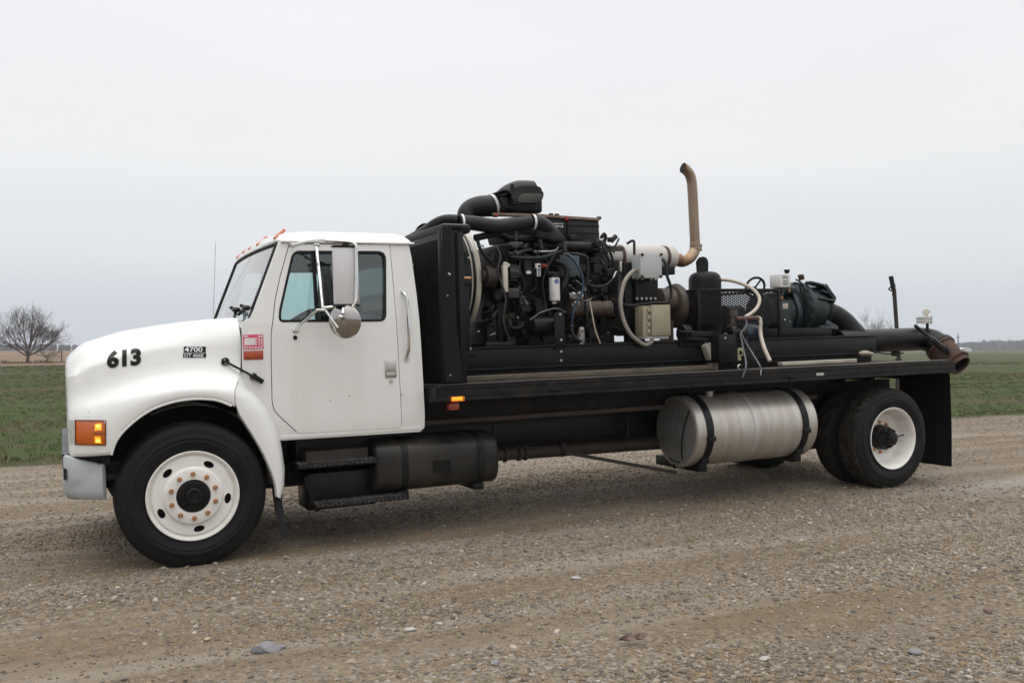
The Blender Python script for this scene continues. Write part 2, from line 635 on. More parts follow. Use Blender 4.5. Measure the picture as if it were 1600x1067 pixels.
def sheet(name, xs, ys, zf, m, keep=None, lean=lambda x, y: 0.0):
    bm = bmesh.new()
    g = [[bm.verts.new((x, y + lean(x, y), zf(x, y))) for y in ys] for x in xs]
    for i in range(len(xs) - 1):
        for j in range(len(ys) - 1):
            if keep is None or keep((xs[i] + xs[i + 1]) / 2, (ys[j] + ys[j + 1]) / 2):
                bm.faces.new((g[i][j], g[i + 1][j], g[i + 1][j + 1], g[i][j + 1]))
    for v in [v for v in bm.verts if not v.link_faces]:
        bm.verts.remove(v)
    return plain(name, bm, m)


def lin(x):
    """How far the verge leans towards the truck along the road."""
    return -0.15 - 0.088 * min(20.0, max(0.0, x))


def edge_y(x):
    return 7.25 + lin(x) + 0.10 * math.sin(x * 0.55) + 0.12 * math.sin(x * 1.7 + 1) + 0.06 * math.sin(x * 4.3)


# gravel road material
def road_material():
    m, nt, b, out = new_mat('gravel_road')
    N, K = nt.nodes.new, nt.links.new
    tc = N('ShaderNodeTexCoord')

    def noise(scale, detail=6, stretch=(1, 1, 1), rough=0.6):
        mp = N('ShaderNodeMapping')
        mp.inputs['Scale'].default_value = stretch
        K(tc.outputs['Object'], mp.inputs['Vector'])
        n = N('ShaderNodeTexNoise')
        n.inputs['Scale'].default_value = scale
        n.inputs['Detail'].default_value = detail
        n.inputs['Roughness'].default_value = rough
        K(mp.outputs['Vector'], n.inputs['Vector'])
        return n

    def rng(node, a, c, lo=0.0, hi=1.0):
        r = N('ShaderNodeMapRange')
        r.inputs['From Min'].default_value = a
        r.inputs['From Max'].default_value = c
        r.inputs['To Min'].default_value = lo
        r.inputs['To Max'].default_value = hi
        K(node if hasattr(node, 'is_linked') else node.outputs['Fac'], r.inputs['Value'])
        return r.outputs['Result']

    def mix(f, c1, c2, kind='MIX'):
        x = N('ShaderNodeMixRGB')
        x.blend_type = kind
        for k, c in (('Color1', c1), ('Color2', c2)):
            if isinstance(c, tuple):
                x.inputs[k].default_value = (*c, 1)
            else:
                K(c, x.inputs[k])
        if isinstance(f, float):
            x.inputs['Fac'].default_value = f
        else:
            K(f, x.inputs['Fac'])
        return x.outputs['Color']

    vor = N('ShaderNodeTexVoronoi')
    vor.inputs['Scale'].default_value = 46
    K(tc.outputs['Object'], vor.inputs['Vector'])
    vor2 = N('ShaderNodeTexVoronoi')
    vor2.inputs['Scale'].default_value = 110
    K(tc.outputs['Object'], vor2.inputs['Vector'])
    sep = N('ShaderNodeSeparateColor')
    K(vor.outputs['Color'], sep.inputs['Color'])
    ramp = N('ShaderNodeValToRGB')
    ramp.color_ramp.interpolation = 'CONSTANT'
    cols = [(0, (0.18, 0.135, 0.086)), (0.2, (0.115, 0.093, 0.068)), (0.38, (0.22, 0.175, 0.122)), (0.55, (0.205, 0.137, 0.072)), (0.68, (0.085, 0.076, 0.067)),
            (0.8, (0.245, 0.22, 0.185)), (0.93, (0.33, 0.30, 0.26))]
    while len(ramp.color_ramp.elements) < len(cols):
        ramp.color_ramp.elements.new(0.5)
    for e, (p, c) in zip(ramp.color_ramp.elements, cols):
        e.position, e.color = p, (*c, 1)
    K(sep.outputs['Red'], ramp.inputs['Fac'])
    mud = mix(rng(noise(9, 8), 0.35, 0.7), (0.180, 0.128, 0.076), (0.122, 0.086, 0.051))
    big = noise(0.55, 7, (0.45, 1.3, 1))
    fine = noise(30, 5)
    add = N('ShaderNodeMath')
    add.operation = 'MULTIPLY_ADD'
    K(fine.outputs['Fac'], add.inputs[0])
    add.inputs[1].default_value = 0.35
    K(big.outputs['Fac'], add.inputs[2])
    cover = rng(add.outputs['Value'], 0.55, 0.80)
    col = mix(cover, mud, ramp.outputs['Color'])
    track = rng(noise(1.1, 5, (0.08, 1.6, 1)), 0.46, 0.66)
    col = mix(track, col, mix(0.6, col, (0.31, 0.275, 0.23)))
    wetn = rng(noise(0.8, 6, (0.22, 1.5, 1)), 0.60, 0.70)
    col = mix(wetn, col, mix(0.45, col, (0.11, 0.083, 0.058)))
    K(col, b.inputs['Base Color'])
    wr = N('ShaderNodeMapRange')
    wr.inputs['To Min'].default_value = 0.92
    wr.inputs['To Max'].default_value = 0.3
    K(wetn, wr.inputs['Value'])
    K(wr.outputs['Result'], b.inputs['Roughness'])
    b.inputs['Specular IOR Level'].default_value = 0.35
    h1 = N('ShaderNodeMath')
    h1.operation = 'MULTIPLY'
    K(vor.outputs['Distance'], h1.inputs[0])
    h1.inputs[1].default_value = -1.0
    h2 = N('ShaderNodeMath')
    h2.operation = 'MULTIPLY_ADD'
    K(vor2.outputs['Distance'], h2.inputs[0])
    h2.inputs[1].default_value = -0.5
    K(h1.outputs['Value'], h2.inputs[2])
    bp = N('ShaderNodeBump')
    bp.inputs['Strength'].default_value = 0.7
    bp.inputs['Distance'].default_value = 0.012
    K(h2.outputs['Value'], bp.inputs['Height'])
    K(bp.outputs['Normal'], b.inputs['Normal'])
    return m


def field_material(name, green, brown, dark, scale=0.5):
    m, nt, b, out = new_mat(name)
    N, K = nt.nodes.new, nt.links.new
    tc = N('ShaderNodeTexCoord')

    def noise(sc, st=(1, 1, 1), d=8):
        mp = N('ShaderNodeMapping')
        mp.inputs['Scale'].default_value = st
        K(tc.outputs['Object'], mp.inputs['Vector'])
        n = N('ShaderNodeTexNoise')
        n.inputs['Scale'].default_value = sc
        n.inputs['Detail'].default_value = d
        n.inputs['Roughness'].default_value = 0.65
        K(mp.outputs['Vector'], n.inputs['Vector'])
        return n.outputs['Fac']

    def rng(v, a, c):
        r = N('ShaderNodeMapRange')
        r.inputs['From Min'].default_value = a
        r.inputs['From Max'].default_value = c
        K(v, r.inputs['Value'])
        return r.outputs['Result']

    def mix(f, c1, c2):
        x = N('ShaderNodeMixRGB')
        K(f, x.inputs['Fac'])
        for k, c in (('Color1', c1), ('Color2', c2)):
            if isinstance(c, tuple):
                x.inputs[k].default_value = (*c, 1)
            else:
                K(c, x.inputs[k])
        return x.outputs['Color']
    c = mix(rng(noise(3.0), 0.42, 0.62), green, tuple(g * 1.35 for g in green))
    c = mix(rng(noise(scale, (0.3, 1, 1)), 0.47, 0.62), c, brown)
    c = mix(rng(noise(7.0, (0.6, 1, 1)), 0.56, 0.70), c, dark)
    K(c, b.inputs['Base Color'])
    b.inputs['Roughness'].default_value = 0.95
    b.inputs['Specular IOR Level'].default_value = 0.1
    bp = N('ShaderNodeBump')
    bp.inputs['Strength'].default_value = 0.8
    bp.inputs['Distance'].default_value = 0.05
    K(noise(6.0), bp.inputs['Height'])
    K(bp.outputs['Normal'], b.inputs['Normal'])
    return m


M['road'] = road_material()
M['field'] = field_material('winter_field', (0.044, 0.060, 0.019), (0.080, 0.062, 0.039), (0.046, 0.035, 0.024))
M['dry_field'] = field_material('dry_stubble', (0.17, 0.118, 0.078), (0.20, 0.145, 0.10), (0.11, 0.075, 0.05), 0.05)


def spaced(a, b, n, p=1.0):
    return [a + (b - a) * (i / n) ** p for i in range(n + 1)]


xs = sorted(set([round(-6 + 0.16 * i, 3) for i in range(170)] + spaced(-6, -60, 20, 1.6) + spaced(21.2, 140, 30, 1.7)))
ys = [round(-9 + 0.12 * i, 3) for i in range(134)] + [7.08, 7.2, 7.32, 7.44, 7.56]
ys = sorted(set(spaced(-9, -40, 10, 1.5) + ys))
road = sheet('gravel_road', xs, ys, lambda x, y: hgt(x, y) + rut(x, y), M['road'], lambda x, y: y < edge_y(x) + 0.02)


def field_z(x, y):
    t = min(1, max(0, (y - 6.6) / 0.8))
    t2 = min(1, max(0, (y - 7.4) / 6))
    return hgt(x, y) - 0.022 + 0.03 * t + (0.03 * math.sin(x * 0.8 + y) * math.sin(y * 0.7) + 0.02 * math.sin(y * 2.2)) * t2 * min(1, 40 / (y + 1))


fx = sorted(set(spaced(0, 70, 90, 1.2) + spaced(0, -40, 60, 1.2) + spaced(70, 1500, 30, 2) + spaced(-40, -900, 30, 2)))
fy = sorted(set(spaced(6.6, 60, 110, 1.4) + spaced(60, 1500, 30, 2)))
field = sheet('field', fx, fy, field_z, M['field'], None, lambda x, y: lin(x) * max(0, 1 - (y - 6.6) / 60))
base_ground = sheet('ground', [-1200, -200, -60, 140, 400, 1800], [-600, -40, 6.5, 1500, 2000], lambda x, y: -0.4, M['dry_field'])
dry = sheet('dry_field', spaced(-300, 700, 40), spaced(90, 900, 20, 1.6), lambda x, y: hgt(x, y) + (0.28 if y > 100 else -0.03 + 0.031 * (y - 90)), M['dry_field'],
            lambda x, y: x < 40 + (y - 90) * 0.85)


# ------------------------------------------------------------------ geometry nodes: gravel and grass
def gn_scatter(obj, kinds, density, smin, smax, seed, tone_name='tone', squash=0.6, noise_scale=0.6, nlo=0.35, nhi=0.65, mode='stone', dmin=0.22, expo=3.0):
    ng = bpy.data.node_groups.new(obj.name + '_scatter', 'GeometryNodeTree')
    ng.interface.new_socket('Geometry', in_out='INPUT', socket_type='NodeSocketGeometry')
    ng.interface.new_socket('Geometry', in_out='OUTPUT', socket_type='NodeSocketGeometry')
    N, K = ng.nodes.new, ng.links.new
    gi, go = N('NodeGroupInput'), N('NodeGroupOutput')
    dist = N('GeometryNodeDistributePointsOnFaces')
    dist.distribute_method = 'RANDOM'
    dist.inputs['Seed'].default_value = seed
    nz = N('ShaderNodeTexNoise')
    nz.inputs['Scale'].default_value = noise_scale
    nz.inputs['Detail'].default_value = 4
    mr = N('ShaderNodeMapRange')
    mr.inputs['From Min'].default_value = nlo
    mr.inputs['From Max'].default_value = nhi
    mr.inputs['To Min'].default_value = density * dmin
    mr.inputs['To Max'].default_value = density * 1.6
    pos = N('GeometryNodeInputPosition')
    vm = N('ShaderNodeVectorMath')
    vm.operation = 'MULTIPLY'
    vm.inputs[1].default_value = (0.4, 1.5, 1.0) if mode == 'stone' else (0.6, 1.2, 1.0)
    K(pos.outputs[0], vm.inputs[0])
    K(vm.outputs[0], nz.inputs['Vector'])
    K(nz.outputs['Fac'], mr.inputs['Value'])
    K(mr.outputs['Result'], dist.inputs['Density'])
    K(gi.outputs[0], dist.inputs['Mesh'])
    jn = N('GeometryNodeGeometryToInstance')
    for src in kinds:
        oi = N('GeometryNodeObjectInfo')
        oi.inputs['Object'].default_value = src
        oi.inputs['As Instance'].default_value = False
        K(oi.outputs['Geometry'], jn.inputs['Geometry'])
    iop = N('GeometryNodeInstanceOnPoints')
    iop.inputs['Pick Instance'].default_value = True
    K(dist.outputs['Points'], iop.inputs['Points'])
    K(jn.outputs['Instances'], iop.inputs['Instance'])
    rv = N('FunctionNodeRandomValue')
    rv.data_type = 'FLOAT_VECTOR'
    if mode == 'stone':
        rv.inputs[0].default_value = (-0.5, -0.5, 0)
        rv.inputs[1].default_value = (0.5, 0.5, 6.283)
    else:
        rv.inputs[0].default_value = (-0.25, -0.25, 0)
        rv.inputs[1].default_value = (0.25, 0.25, 6.283)
    K(rv.outputs[0], iop.inputs['Rotation'])
    rs = N('FunctionNodeRandomValue')
    rs.inputs[2].default_value = 0.0
    rs.inputs[3].default_value = 1.0
    rs.inputs['Seed'].default_value = seed + 5
    pw = N('ShaderNodeMath')
    pw.operation = 'POWER'
    pw.inputs[1].default_value = expo
    K(rs.outputs[1], pw.inputs[0])
    ms = N('ShaderNodeMapRange')
    ms.inputs['To Min'].default_value = smin
    ms.inputs['To Max'].default_value = smax
    K(pw.outputs['Value'], ms.inputs['Value'])
    K(ms.outputs['Result'], iop.inputs['Scale'])
    st = N('GeometryNodeStoreNamedAttribute')
    st.data_type = 'FLOAT'
    st.domain = 'INSTANCE'
    st.inputs['Name'].default_value = tone_name
    rt = N('FunctionNodeRandomValue')
    rt.inputs['Seed'].default_value = seed + 9
    K(rt.outputs[1], st.inputs['Value'])
    K(iop.outputs['Instances'], st.inputs['Geometry'])
    K(st.outputs['Geometry'], go.inputs[0])
    md = obj.modifiers.new('scatter', 'NODES')
    md.node_group = ng


def tone_mat(name, cols, rough):
    m, nt, b, out = new_mat(name)
    at = nt.nodes.new('ShaderNodeAttribute')
    at.attribute_type = 'INSTANCER'
    at.attribute_name = 'tone'
    rp = nt.nodes.new('ShaderNodeValToRGB')
    while len(rp.color_ramp.elements) < len(cols):
        rp.color_ramp.elements.new(0.5)
    for e, (p, c) in zip(rp.color_ramp.elements, cols):
        e.position, e.color = p, (*c, 1)
    nt.links.new(at.outputs['Fac'], rp.inputs['Fac'])
    nt.links.new(rp.outputs['Color'], b.inputs['Base Color'])
    b.inputs['Roughness'].default_value = rough
    b.inputs['Specular IOR Level'].default_value = 0.3
    return m


M['pebble'] = tone_mat('pebble', [(0, (0.085, 0.078, 0.070)), (0.14, (0.125, 0.105, 0.082)), (0.36, (0.175, 0.13, 0.082)), (0.52, (0.215, 0.145, 0.077)), (0.64, (0.16, 0.145, 0.125)),
                                  (0.80, (0.27, 0.23, 0.18)), (0.91, (0.215, 0.148, 0.088)), (1.0, (0.42, 0.38, 0.33))], 0.7)
M['blade'] = tone_mat('grass_blade', [(0, (0.045, 0.072, 0.015)), (0.42, (0.07, 0.10, 0.022)), (0.6, (0.085, 0.092, 0.032)), (0.76, (0.135, 0.105, 0.058)), (1.0, (0.10, 0.072, 0.043))], 0.8)

src_col = bpy.data.collections.new('scatter_sources')      # never linked to the scene


def hidden_src(name, me, m):
    me.materials.append(m)
    o = bpy.data.objects.new(name, me)
    src_col.objects.link(o)
    return o


def pebble_mesh(seed, sub=2):
    r = random.Random(seed)
    t = bmesh.new()
    bmesh.ops.create_icosphere(t, subdivisions=sub, radius=1.0)
    ax = [V((r.uniform(-1, 1), r.uniform(-1, 1), r.uniform(-1, 1))).normalized() for _ in range(7)]
    kk = [r.uniform(0.62, 0.95) for _ in ax]
    sc = V((r.uniform(0.8, 1.35), r.uniform(0.7, 1.0), r.uniform(0.5, 0.75)))
    for v in t.verts:
        for a, k in zip(ax, kk):                            # a few flat facets, like broken river stone
            d = v.co.dot(a)
            if d > k:
                v.co -= a * (d - k)
        v.co = V((v.co.x * sc.x, v.co.y * sc.y, v.co.z * sc.z))
    me = bpy.data.meshes.new('pebble')
    t.to_mesh(me)
    t.free()
    for p in me.polygons:
        p.use_smooth = True
    return me


pebbles = [hidden_src('pebble', pebble_mesh(i, 1 if i > 2 else 2), M['pebble']) for i in range(6)]


def patch(name, x0, x1, y0, y1, step, zf, m, lean=lambda x, y: 0.0):
    bm = bmesh.new()
    nx, ny = int((x1 - x0) / step), int((y1 - y0) / step)
    g = [[bm.verts.new((x0 + i * step, y0 + j * step + lean(x0 + i * step, y0 + j * step), zf(x0 + i * step, y0 + j * step))) for j in range(ny + 1)] for i in range(nx + 1)]
    for i in range(nx):
        for j in range(ny):
            bm.faces.new((g[i][j], g[i + 1][j], g[i + 1][j + 1], g[i][j + 1]))
    return plain(name, bm, m, 'stuff')


rz = lambda x, y: hgt(x, y) + rut(x, y) + 0.001
g1 = patch('fine_gravel', -3.6, 6.5, -5.2, 2.2, 0.25, rz, M['pebble'])
gn_scatter(g1, pebbles, 2100, 0.003, 0.011, 3, noise_scale=0.8, nlo=0.38, nhi=0.64, dmin=0.10)
g2 = patch('coarse_gravel', -3.6, 9.0, -5.2, 3.0, 0.25, rz, M['pebble'])
gn_scatter(g2, pebbles, 620, 0.006, 0.0225, 14, noise_scale=0.75, nlo=0.44, nhi=0.66, dmin=0.03, expo=2.0)
g3 = patch('far_gravel', -6.5, 19.0, 1.0, 7.3, 0.3, rz, M['pebble'])
gn_scatter(g3, pebbles, 260, 0.006, 0.019, 21)


def tuft_mesh(seed, n, h, sp, wd):
    r = random.Random(seed)
    t = bmesh.new()
    for _ in range(n):
        a = r.uniform(0, 6.283)
        p = V((r.gauss(0, sp), r.gauss(0, sp), 0))
        d = V((math.cos(a), math.sin(a), 0))
        s = V((-d.y, d.x, 0)) * wd
        hh = h * r.uniform(0.5, 1.1)
        lean = r.uniform(0.1, 0.9)
        m1 = p + d * hh * lean * 0.4 + V((0, 0, hh * 0.6))
        tip = p + d * hh * lean + V((0, 0, hh * (1 - 0.3 * lean)))
        a0, a1, b0, b1, c = [t.verts.new(q) for q in (p - s, p + s, m1 - s * 0.7, m1 + s * 0.7, tip)]
        t.faces.new((a0, a1, b1, b0))
        t.faces.new((b0, b1, c))
    me = bpy.data.meshes.new('tuft')
    t.to_mesh(me)
    t.free()
    return me


tufts = [hidden_src('grass_tuft', tuft_mesh(i, 16, 0.075, 0.05, 0.004), M['blade']) for i in range(4)]
grass = patch('grass', -24, 44, 7.28, 46, 0.6, field_z, M['blade'], lambda x, y: lin(x) * max(0, 1 - (y - 6.6) / 60))
gn_scatter(grass, tufts, 11, 0.6, 1.5, 5, noise_scale=0.22, nlo=0.36, nhi=0.6, mode='grass')
grass2 = patch('distant_grass', -30, 80, 46, 88, 1.0, field_z, M['blade'])
gn_scatter(grass2, tufts, 3.0, 1.0, 2.4, 6, noise_scale=0.12, nlo=0.36, nhi=0.6, mode='grass')
verge = patch('verge_grass', -12, 26, 7.18, 8.2, 0.3, field_z, M['blade'], lambda x, y: lin(x))
gn_scatter(verge, tufts, 26, 0.6, 1.5, 8, noise_scale=0.7, mode='grass')


# ------------------------------------------------------------------ bare trees
M['bark'] = mat('bark', (0.085, 0.066, 0.055), 0.9, col2=(0.12, 0.10, 0.085), scale=3)
M['weed'] = mat('dead_weed', (0.14, 0.095, 0.055), 0.9, col2=(0.08, 0.055, 0.036), scale=3)
M['woods'] = mat('bare_woods', (0.06, 0.057, 0.06), 0.95, col2=(0.04, 0.038, 0.042), scale=0.05, detail=3)


def tag(o, label, cat, group=None):
    o['label'], o['category'] = label, cat
    if group:
        o['group'] = group


def twig(bm, p0, p1, r0, r1, n=4):
    d = (p1 - p0)
    q = d.to_track_quat('Z', 'Y').to_matrix()
    a = [bm.verts.new(p0 + q @ V((r0 * math.cos(6.283 * i / n), r0 * math.sin(6.283 * i / n), 0))) for i in range(n)]
    b = [bm.verts.new(p1 + q @ V((r1 * math.cos(6.283 * i / n), r1 * math.sin(6.283 * i / n), 0))) for i in range(n)]
    for i in range(n):
        j = (i + 1) % n
        bm.faces.new((a[i], a[j], b[j], b[i]))


def bare_tree(loc, height, seed, label, spread=0.62, trunk=0.16, levels=6, minr=0.008, limbs=6, group=None, squat=0.17, top=0.36):
    r = random.Random(seed)
    root = bpy.data.objects.new('bare_tree', None)
    C.objects.link(root)
    root.location = loc
    tag(root, label, 'tree', group)
    tb, cb = bmesh.new(), bmesh.new()
    h0 = height * squat
    twig(tb, V((0, 0, -0.1)), V((0, 0, 0.12)), trunk * 1.5, trunk, 10)
    twig(tb, V((0, 0, 0.12)), V((0.02, 0, h0)), trunk, trunk * 0.8, 10)

    def grow(p, d, ln, rad, lv):
        segs = 3
        for s in range(segs):
            d2 = (d + V((r.gauss(0, 0.10), r.gauss(0, 0.10), 0.05 + r.gauss(0, 0.07)))).normalized()
            p2 = p + d2 * ln / segs
            ra = max(minr, rad * (1 - 0.35 * s / segs))
            rb = max(minr, rad * (1 - 0.35 * (s + 1) / segs))
            twig(cb, p, p2, ra, rb, 5 if lv > 3 else 3)
            p, d = p2, d2
            if lv > 0 and s > 0 or (lv > 1 and r.random() < 0.7):
                a = r.uniform(0, 6.283)
                sd = d.orthogonal().normalized()
                sd = Matrix.Rotation(a, 3, d) @ sd
                nd = (d + sd * r.uniform(0.5, 0.95)).normalized()
                grow(p, nd, ln * r.uniform(0.52, 0.78), rad * 0.55, lv - 1)
        if lv > 0:
            grow(p, (d + V((r.gauss(0, .15), r.gauss(0, .15), 0.03))).normalized(), ln * 0.72, rad * 0.62, lv - 1)
    for i in range(limbs):
        a = 6.283 * i / limbs + r.uniform(-0.3, 0.3)
        el = (0.15, 0.95, 0.45, 0.8, 0.3, 0.65, 1.0, 0.5)[i % 8] + r.uniform(-0.08, 0.08)
        d = V((math.cos(a) * spread * 1.35 * (1.1 - 0.7 * el), math.sin(a) * spread * (1.1 - 0.7 * el), 0.32 + el * 0.6)).normalized()
        grow(V((0.02, 0, h0 * r.uniform(0.75, 1.0))), d, height * top * r.uniform(0.75, 1.0), trunk * 0.5, levels - 2)
    for nm, bm_ in (('trunk', tb), ('crown', cb)):
        o = plain(nm, bm_, M['bark'], None)
        o.parent = root
    return root


t0 = G(43, 568.5, 0.05)
bare_tree(t0, 5.5, 4, 'large spreading leafless tree at the far edge of the green field', spread=0.85, trunk=0.16, limbs=9, levels=7, minr=0.0055)
t1 = G(74, 567.5, 0.05)
bare_tree(t1, 2.6, 9, 'small leafless tree just right of the large spreading one', spread=0.7, trunk=0.06, levels=5, minr=0.008, limbs=5)
bare_tree(G(1357, 549.6, 0.2), 21.0, 12, 'tall thin leafless tree on the far horizon, left of the pair behind the pipe', spread=0.3, trunk=0.25, levels=5, minr=0.045, limbs=5, group='far trees behind the pipe', squat=0.3)
bare_tree(G(1378, 549.6, 0.2), 17.0, 17, 'shorter rounded leafless tree on the far horizon, right of the pair behind the pipe', spread=0.5, trunk=0.25, levels=5, minr=0.04, limbs=6, group='far trees behind the pipe', squat=0.3)

# dead weeds along the field edge
wb = bmesh.new()
for i in range(1500):
    u = R.random()
    p = t0.lerp(t0 + V((26, 4.5, 0)), u) + V((-10, -1.6, 0)) + V((R.gauss(0, .3), R.gauss(0, 0.7), -0.05))
    clump = 0.5 + 0.5 * math.sin(p.x * 1.3) * math.sin(p.x * 0.37 + 1)
    hgt_ = R.uniform(0.15, 0.3) + 0.55 * clump * R.random() * (1.0 if p.x > t0.x + 0.5 else 0.5)
    a = R.uniform(0, 6.283)
    s = V((math.cos(a), math.sin(a), 0)) * R.uniform(0.04, 0.12)
    tip = p + V((R.gauss(0, .2), R.gauss(0, .2), hgt_))
    wb.faces.new([wb.verts.new(q) for q in (p - s, p + s, tip)])
plain('dead_weeds', wb, M['weed'], 'stuff')

# wire fence behind the tree
fence = bpy.data.objects.new('wire_fence', None)
C.objects.link(fence)
fence.location = t0 + V((0, 3, 0))
tag(fence, 'thin wire fence on wooden posts behind the bare trees at the field edge', 'fence')
fpts = []
for i in range(8):
    fpts.append(V((-12 + i * 3.0, 0.4 * i * 0.35, 0)))
pb = B().cyl((0, 0, -0.2), (0.02, 0, 1.25), 0.06, 0.05, 8)
pm = pb.mesh('post')
pm.materials.append(M['bark'])
for p in fpts:
    o = bpy.data.objects.new('post', pm)
    C.objects.link(o)
    o.parent = fence
    o.location = p
for k in range(3):
    wbm = B()
    wbm.tube([p + V((0, -0.06, 0.4 + 0.33 * k)) for p in fpts], 0.006, 4, 0)
    wm = wbm.mesh('wire')
    wm.materials.append(M['bark'])
    o = bpy.data.objects.new('wire', wm)
    C.objects.link(o)
    o.parent = fence


# far woods: uneven masses of bare crowns
def woods(name, p0, p1, hmin, hmax, n, seed, deep=60):
    r = random.Random(seed)
    bm = bmesh.new()
    for i in range(n):
        u = r.random()
        p = p0.lerp(p1, u) + V((r.uniform(-4, 4), r.uniform(0, deep), -0.5))
        env = 0.6 + 0.25 * math.sin(u * 23 + seed) + 0.15 * math.sin(u * 71 + 2 * seed)
        h = (hmin + (hmax - hmin) * env) * r.uniform(0.75, 1.08)
        wd = h * r.uniform(0.16, 0.34)
        for a in (r.uniform(0, 3.14), r.uniform(0, 3.14)):
            s = V((math.cos(a), math.sin(a), 0))
            q = [p - s * wd * 0.4, p + s * wd * 0.4, p + s * wd + V((0, 0, h * 0.45)), p + s * wd * 0.7 + V((0, 0, h * 0.8)), p + s * wd * 0.1 + V((0, 0, h)),
                 p - s * wd * 0.6 + V((0, 0, h * 0.85)), p - s * wd + V((0, 0, h * 0.5))]
            bm.faces.new([bm.verts.new(v) for v in q])
    return plain(name, bm, M['woods'], 'stuff')


woods('far_woods', V((430, 760, 0)), V((1150, 640, 0)), 7, 13, 2600, 3)
woods('distant_treeline', V((-500, 950, 0)), V((480, 1000, 0)), 4, 10, 2200, 5)
woods('hedgerow', G(-60, 548.0), G(26, 548.0), 3.5, 7.5, 500, 8, 30)

# white barn and a pole at the right
bp_ = G(1510, 549.1, 0.2)
barn = bpy.data.objects.new('barn', None)
C.objects.link(barn)
barn.location = bp_
barn.rotation_euler = (0, 0, math.radians(-28))
tag(barn, 'small white gabled barn below the far woods at the right', 'barn')
M['barn'] = mat('barn_white', (0.66, 0.67, 0.68), 0.7)
M['barn_roof'] = mat('barn_roof', (0.60, 0.61, 0.62), 0.6)
kb = abs((bp_ - V(CAM)).length) / F_PX      # metres per pixel out there
wl, wh, rf = 15 * kb, 3.2 * kb, 5.4 * kb
bb = B().box((-wl / 2, 0, 0), (wl / 2, wl * .8, wh))
bm_ = bb.mesh('wall')
bm_.materials.append(M['barn'])
o = bpy.data.objects.new('wall', bm_)
C.objects.link(o)
o.parent = barn
bb = B().prism([(-wl * .55, wh), (-wl * .2, rf), (wl * .2, rf), (wl * .55, wh)], -wl * .05, wl * .85)
bm_ = bb.mesh('roof')
bm_.materials.append(M['barn_roof'])
o = bpy.data.objects.new('roof', bm_)
C.objects.link(o)
o.parent = barn
pp = G(1497, 551, 0.2)
kb = (pp - V(CAM)).length / F_PX
pob = B().cyl((0, 0, 0), (0, 0, 27 * kb), 0.8 * kb, 0.6 * kb, 6)
pob.box((-3.2 * kb, -0.2 * kb, 21 * kb), (3.2 * kb, 0.2 * kb, 22 * kb))
pom = pob.mesh('utility_pole')
pom.materials.append(M['bark'])
o = bpy.data.objects.new('utility_pole', pom)
C.objects.link(o)
o.location = pp
tag(o, 'far thin utility pole just right of the rusty pipe coupling', 'pole')

# the damp winter air: one closed box round everything, the sky outside it
hz_m = bpy.data.materials.new('haze')
hz_m.use_nodes = True
hnt = hz_m.node_tree
for n in list(hnt.nodes):
    hnt.nodes.remove(n)
h_out = hnt.nodes.new('ShaderNodeOutputMaterial')
h_vol = hnt.nodes.new('ShaderNodeVolumePrincipled')
h_vol.inputs['Color'].default_value = (0.93, 0.95, 1.0, 1)
h_vol.inputs['Density'].default_value = 0.00035
h_vol.inputs['Anisotropy'].default_value = 0.0
hnt.links.new(h_vol.outputs['Volume'], h_out.inputs['Volume'])
hzb = B().box((-1250, -650, -1.5), (1850, 2050, 30))
hzme = hzb.mesh('haze')
hzme.materials.append(hz_m)
haze = bpy.data.objects.new('haze', hzme)
C.objects.link(haze)
haze['kind'] = 'stuff'
# ================================================================== THE TRUCK
WID = 2.34                                  # overall width; the near side is w = 0
truck = thing('flatbed_truck', (0, 0, 0), 'white flatbed truck with number 613 on its hood, parked on the gravel', 'truck')


def interp(tab, x):
    return float(np.interp(x, [t[0] for t in tab], [t[1] for t in tab]))


# ------------------------------------------------------------------ hood with front fenders, one lofted skin
XN, XS = -0.742, 0.365                       # nose, seam at the cowl
top_tab = sorted(S([(116, 546), (135, 538), (160, 530), (200, 518), (250, 510), (300, 503), (355, 498), (385, 496)], 0.4))
sh_tab = sorted(S([(102, 640), (152, 630), (185, 618), (225, 607), (283, 598), (330, 598), (380, 600)], 0.08))
arch_px = [(174, 710.6), (177, 700), (181.7, 688.8), (190, 677), (202, 665), (213, 655.5), (225, 647), (239, 639), (254, 633.0), (275, 627), (300.8, 623.5), (322, 623.5), (341.5, 626), (361.8, 634), (372, 640)]
arch_tab = S(arch_px, 0.0)


def hood_lip(x):
    return 0.79 if x < arch_tab[0][0] else interp(arch_tab, x)


def seam_shift(x, w=0.0):
    """The seam at the cowl runs forward towards the wheel arch."""
    return 0.085 * max(0.0, x / XS) ** 2 * max(0.0, 1 - w / 0.19)


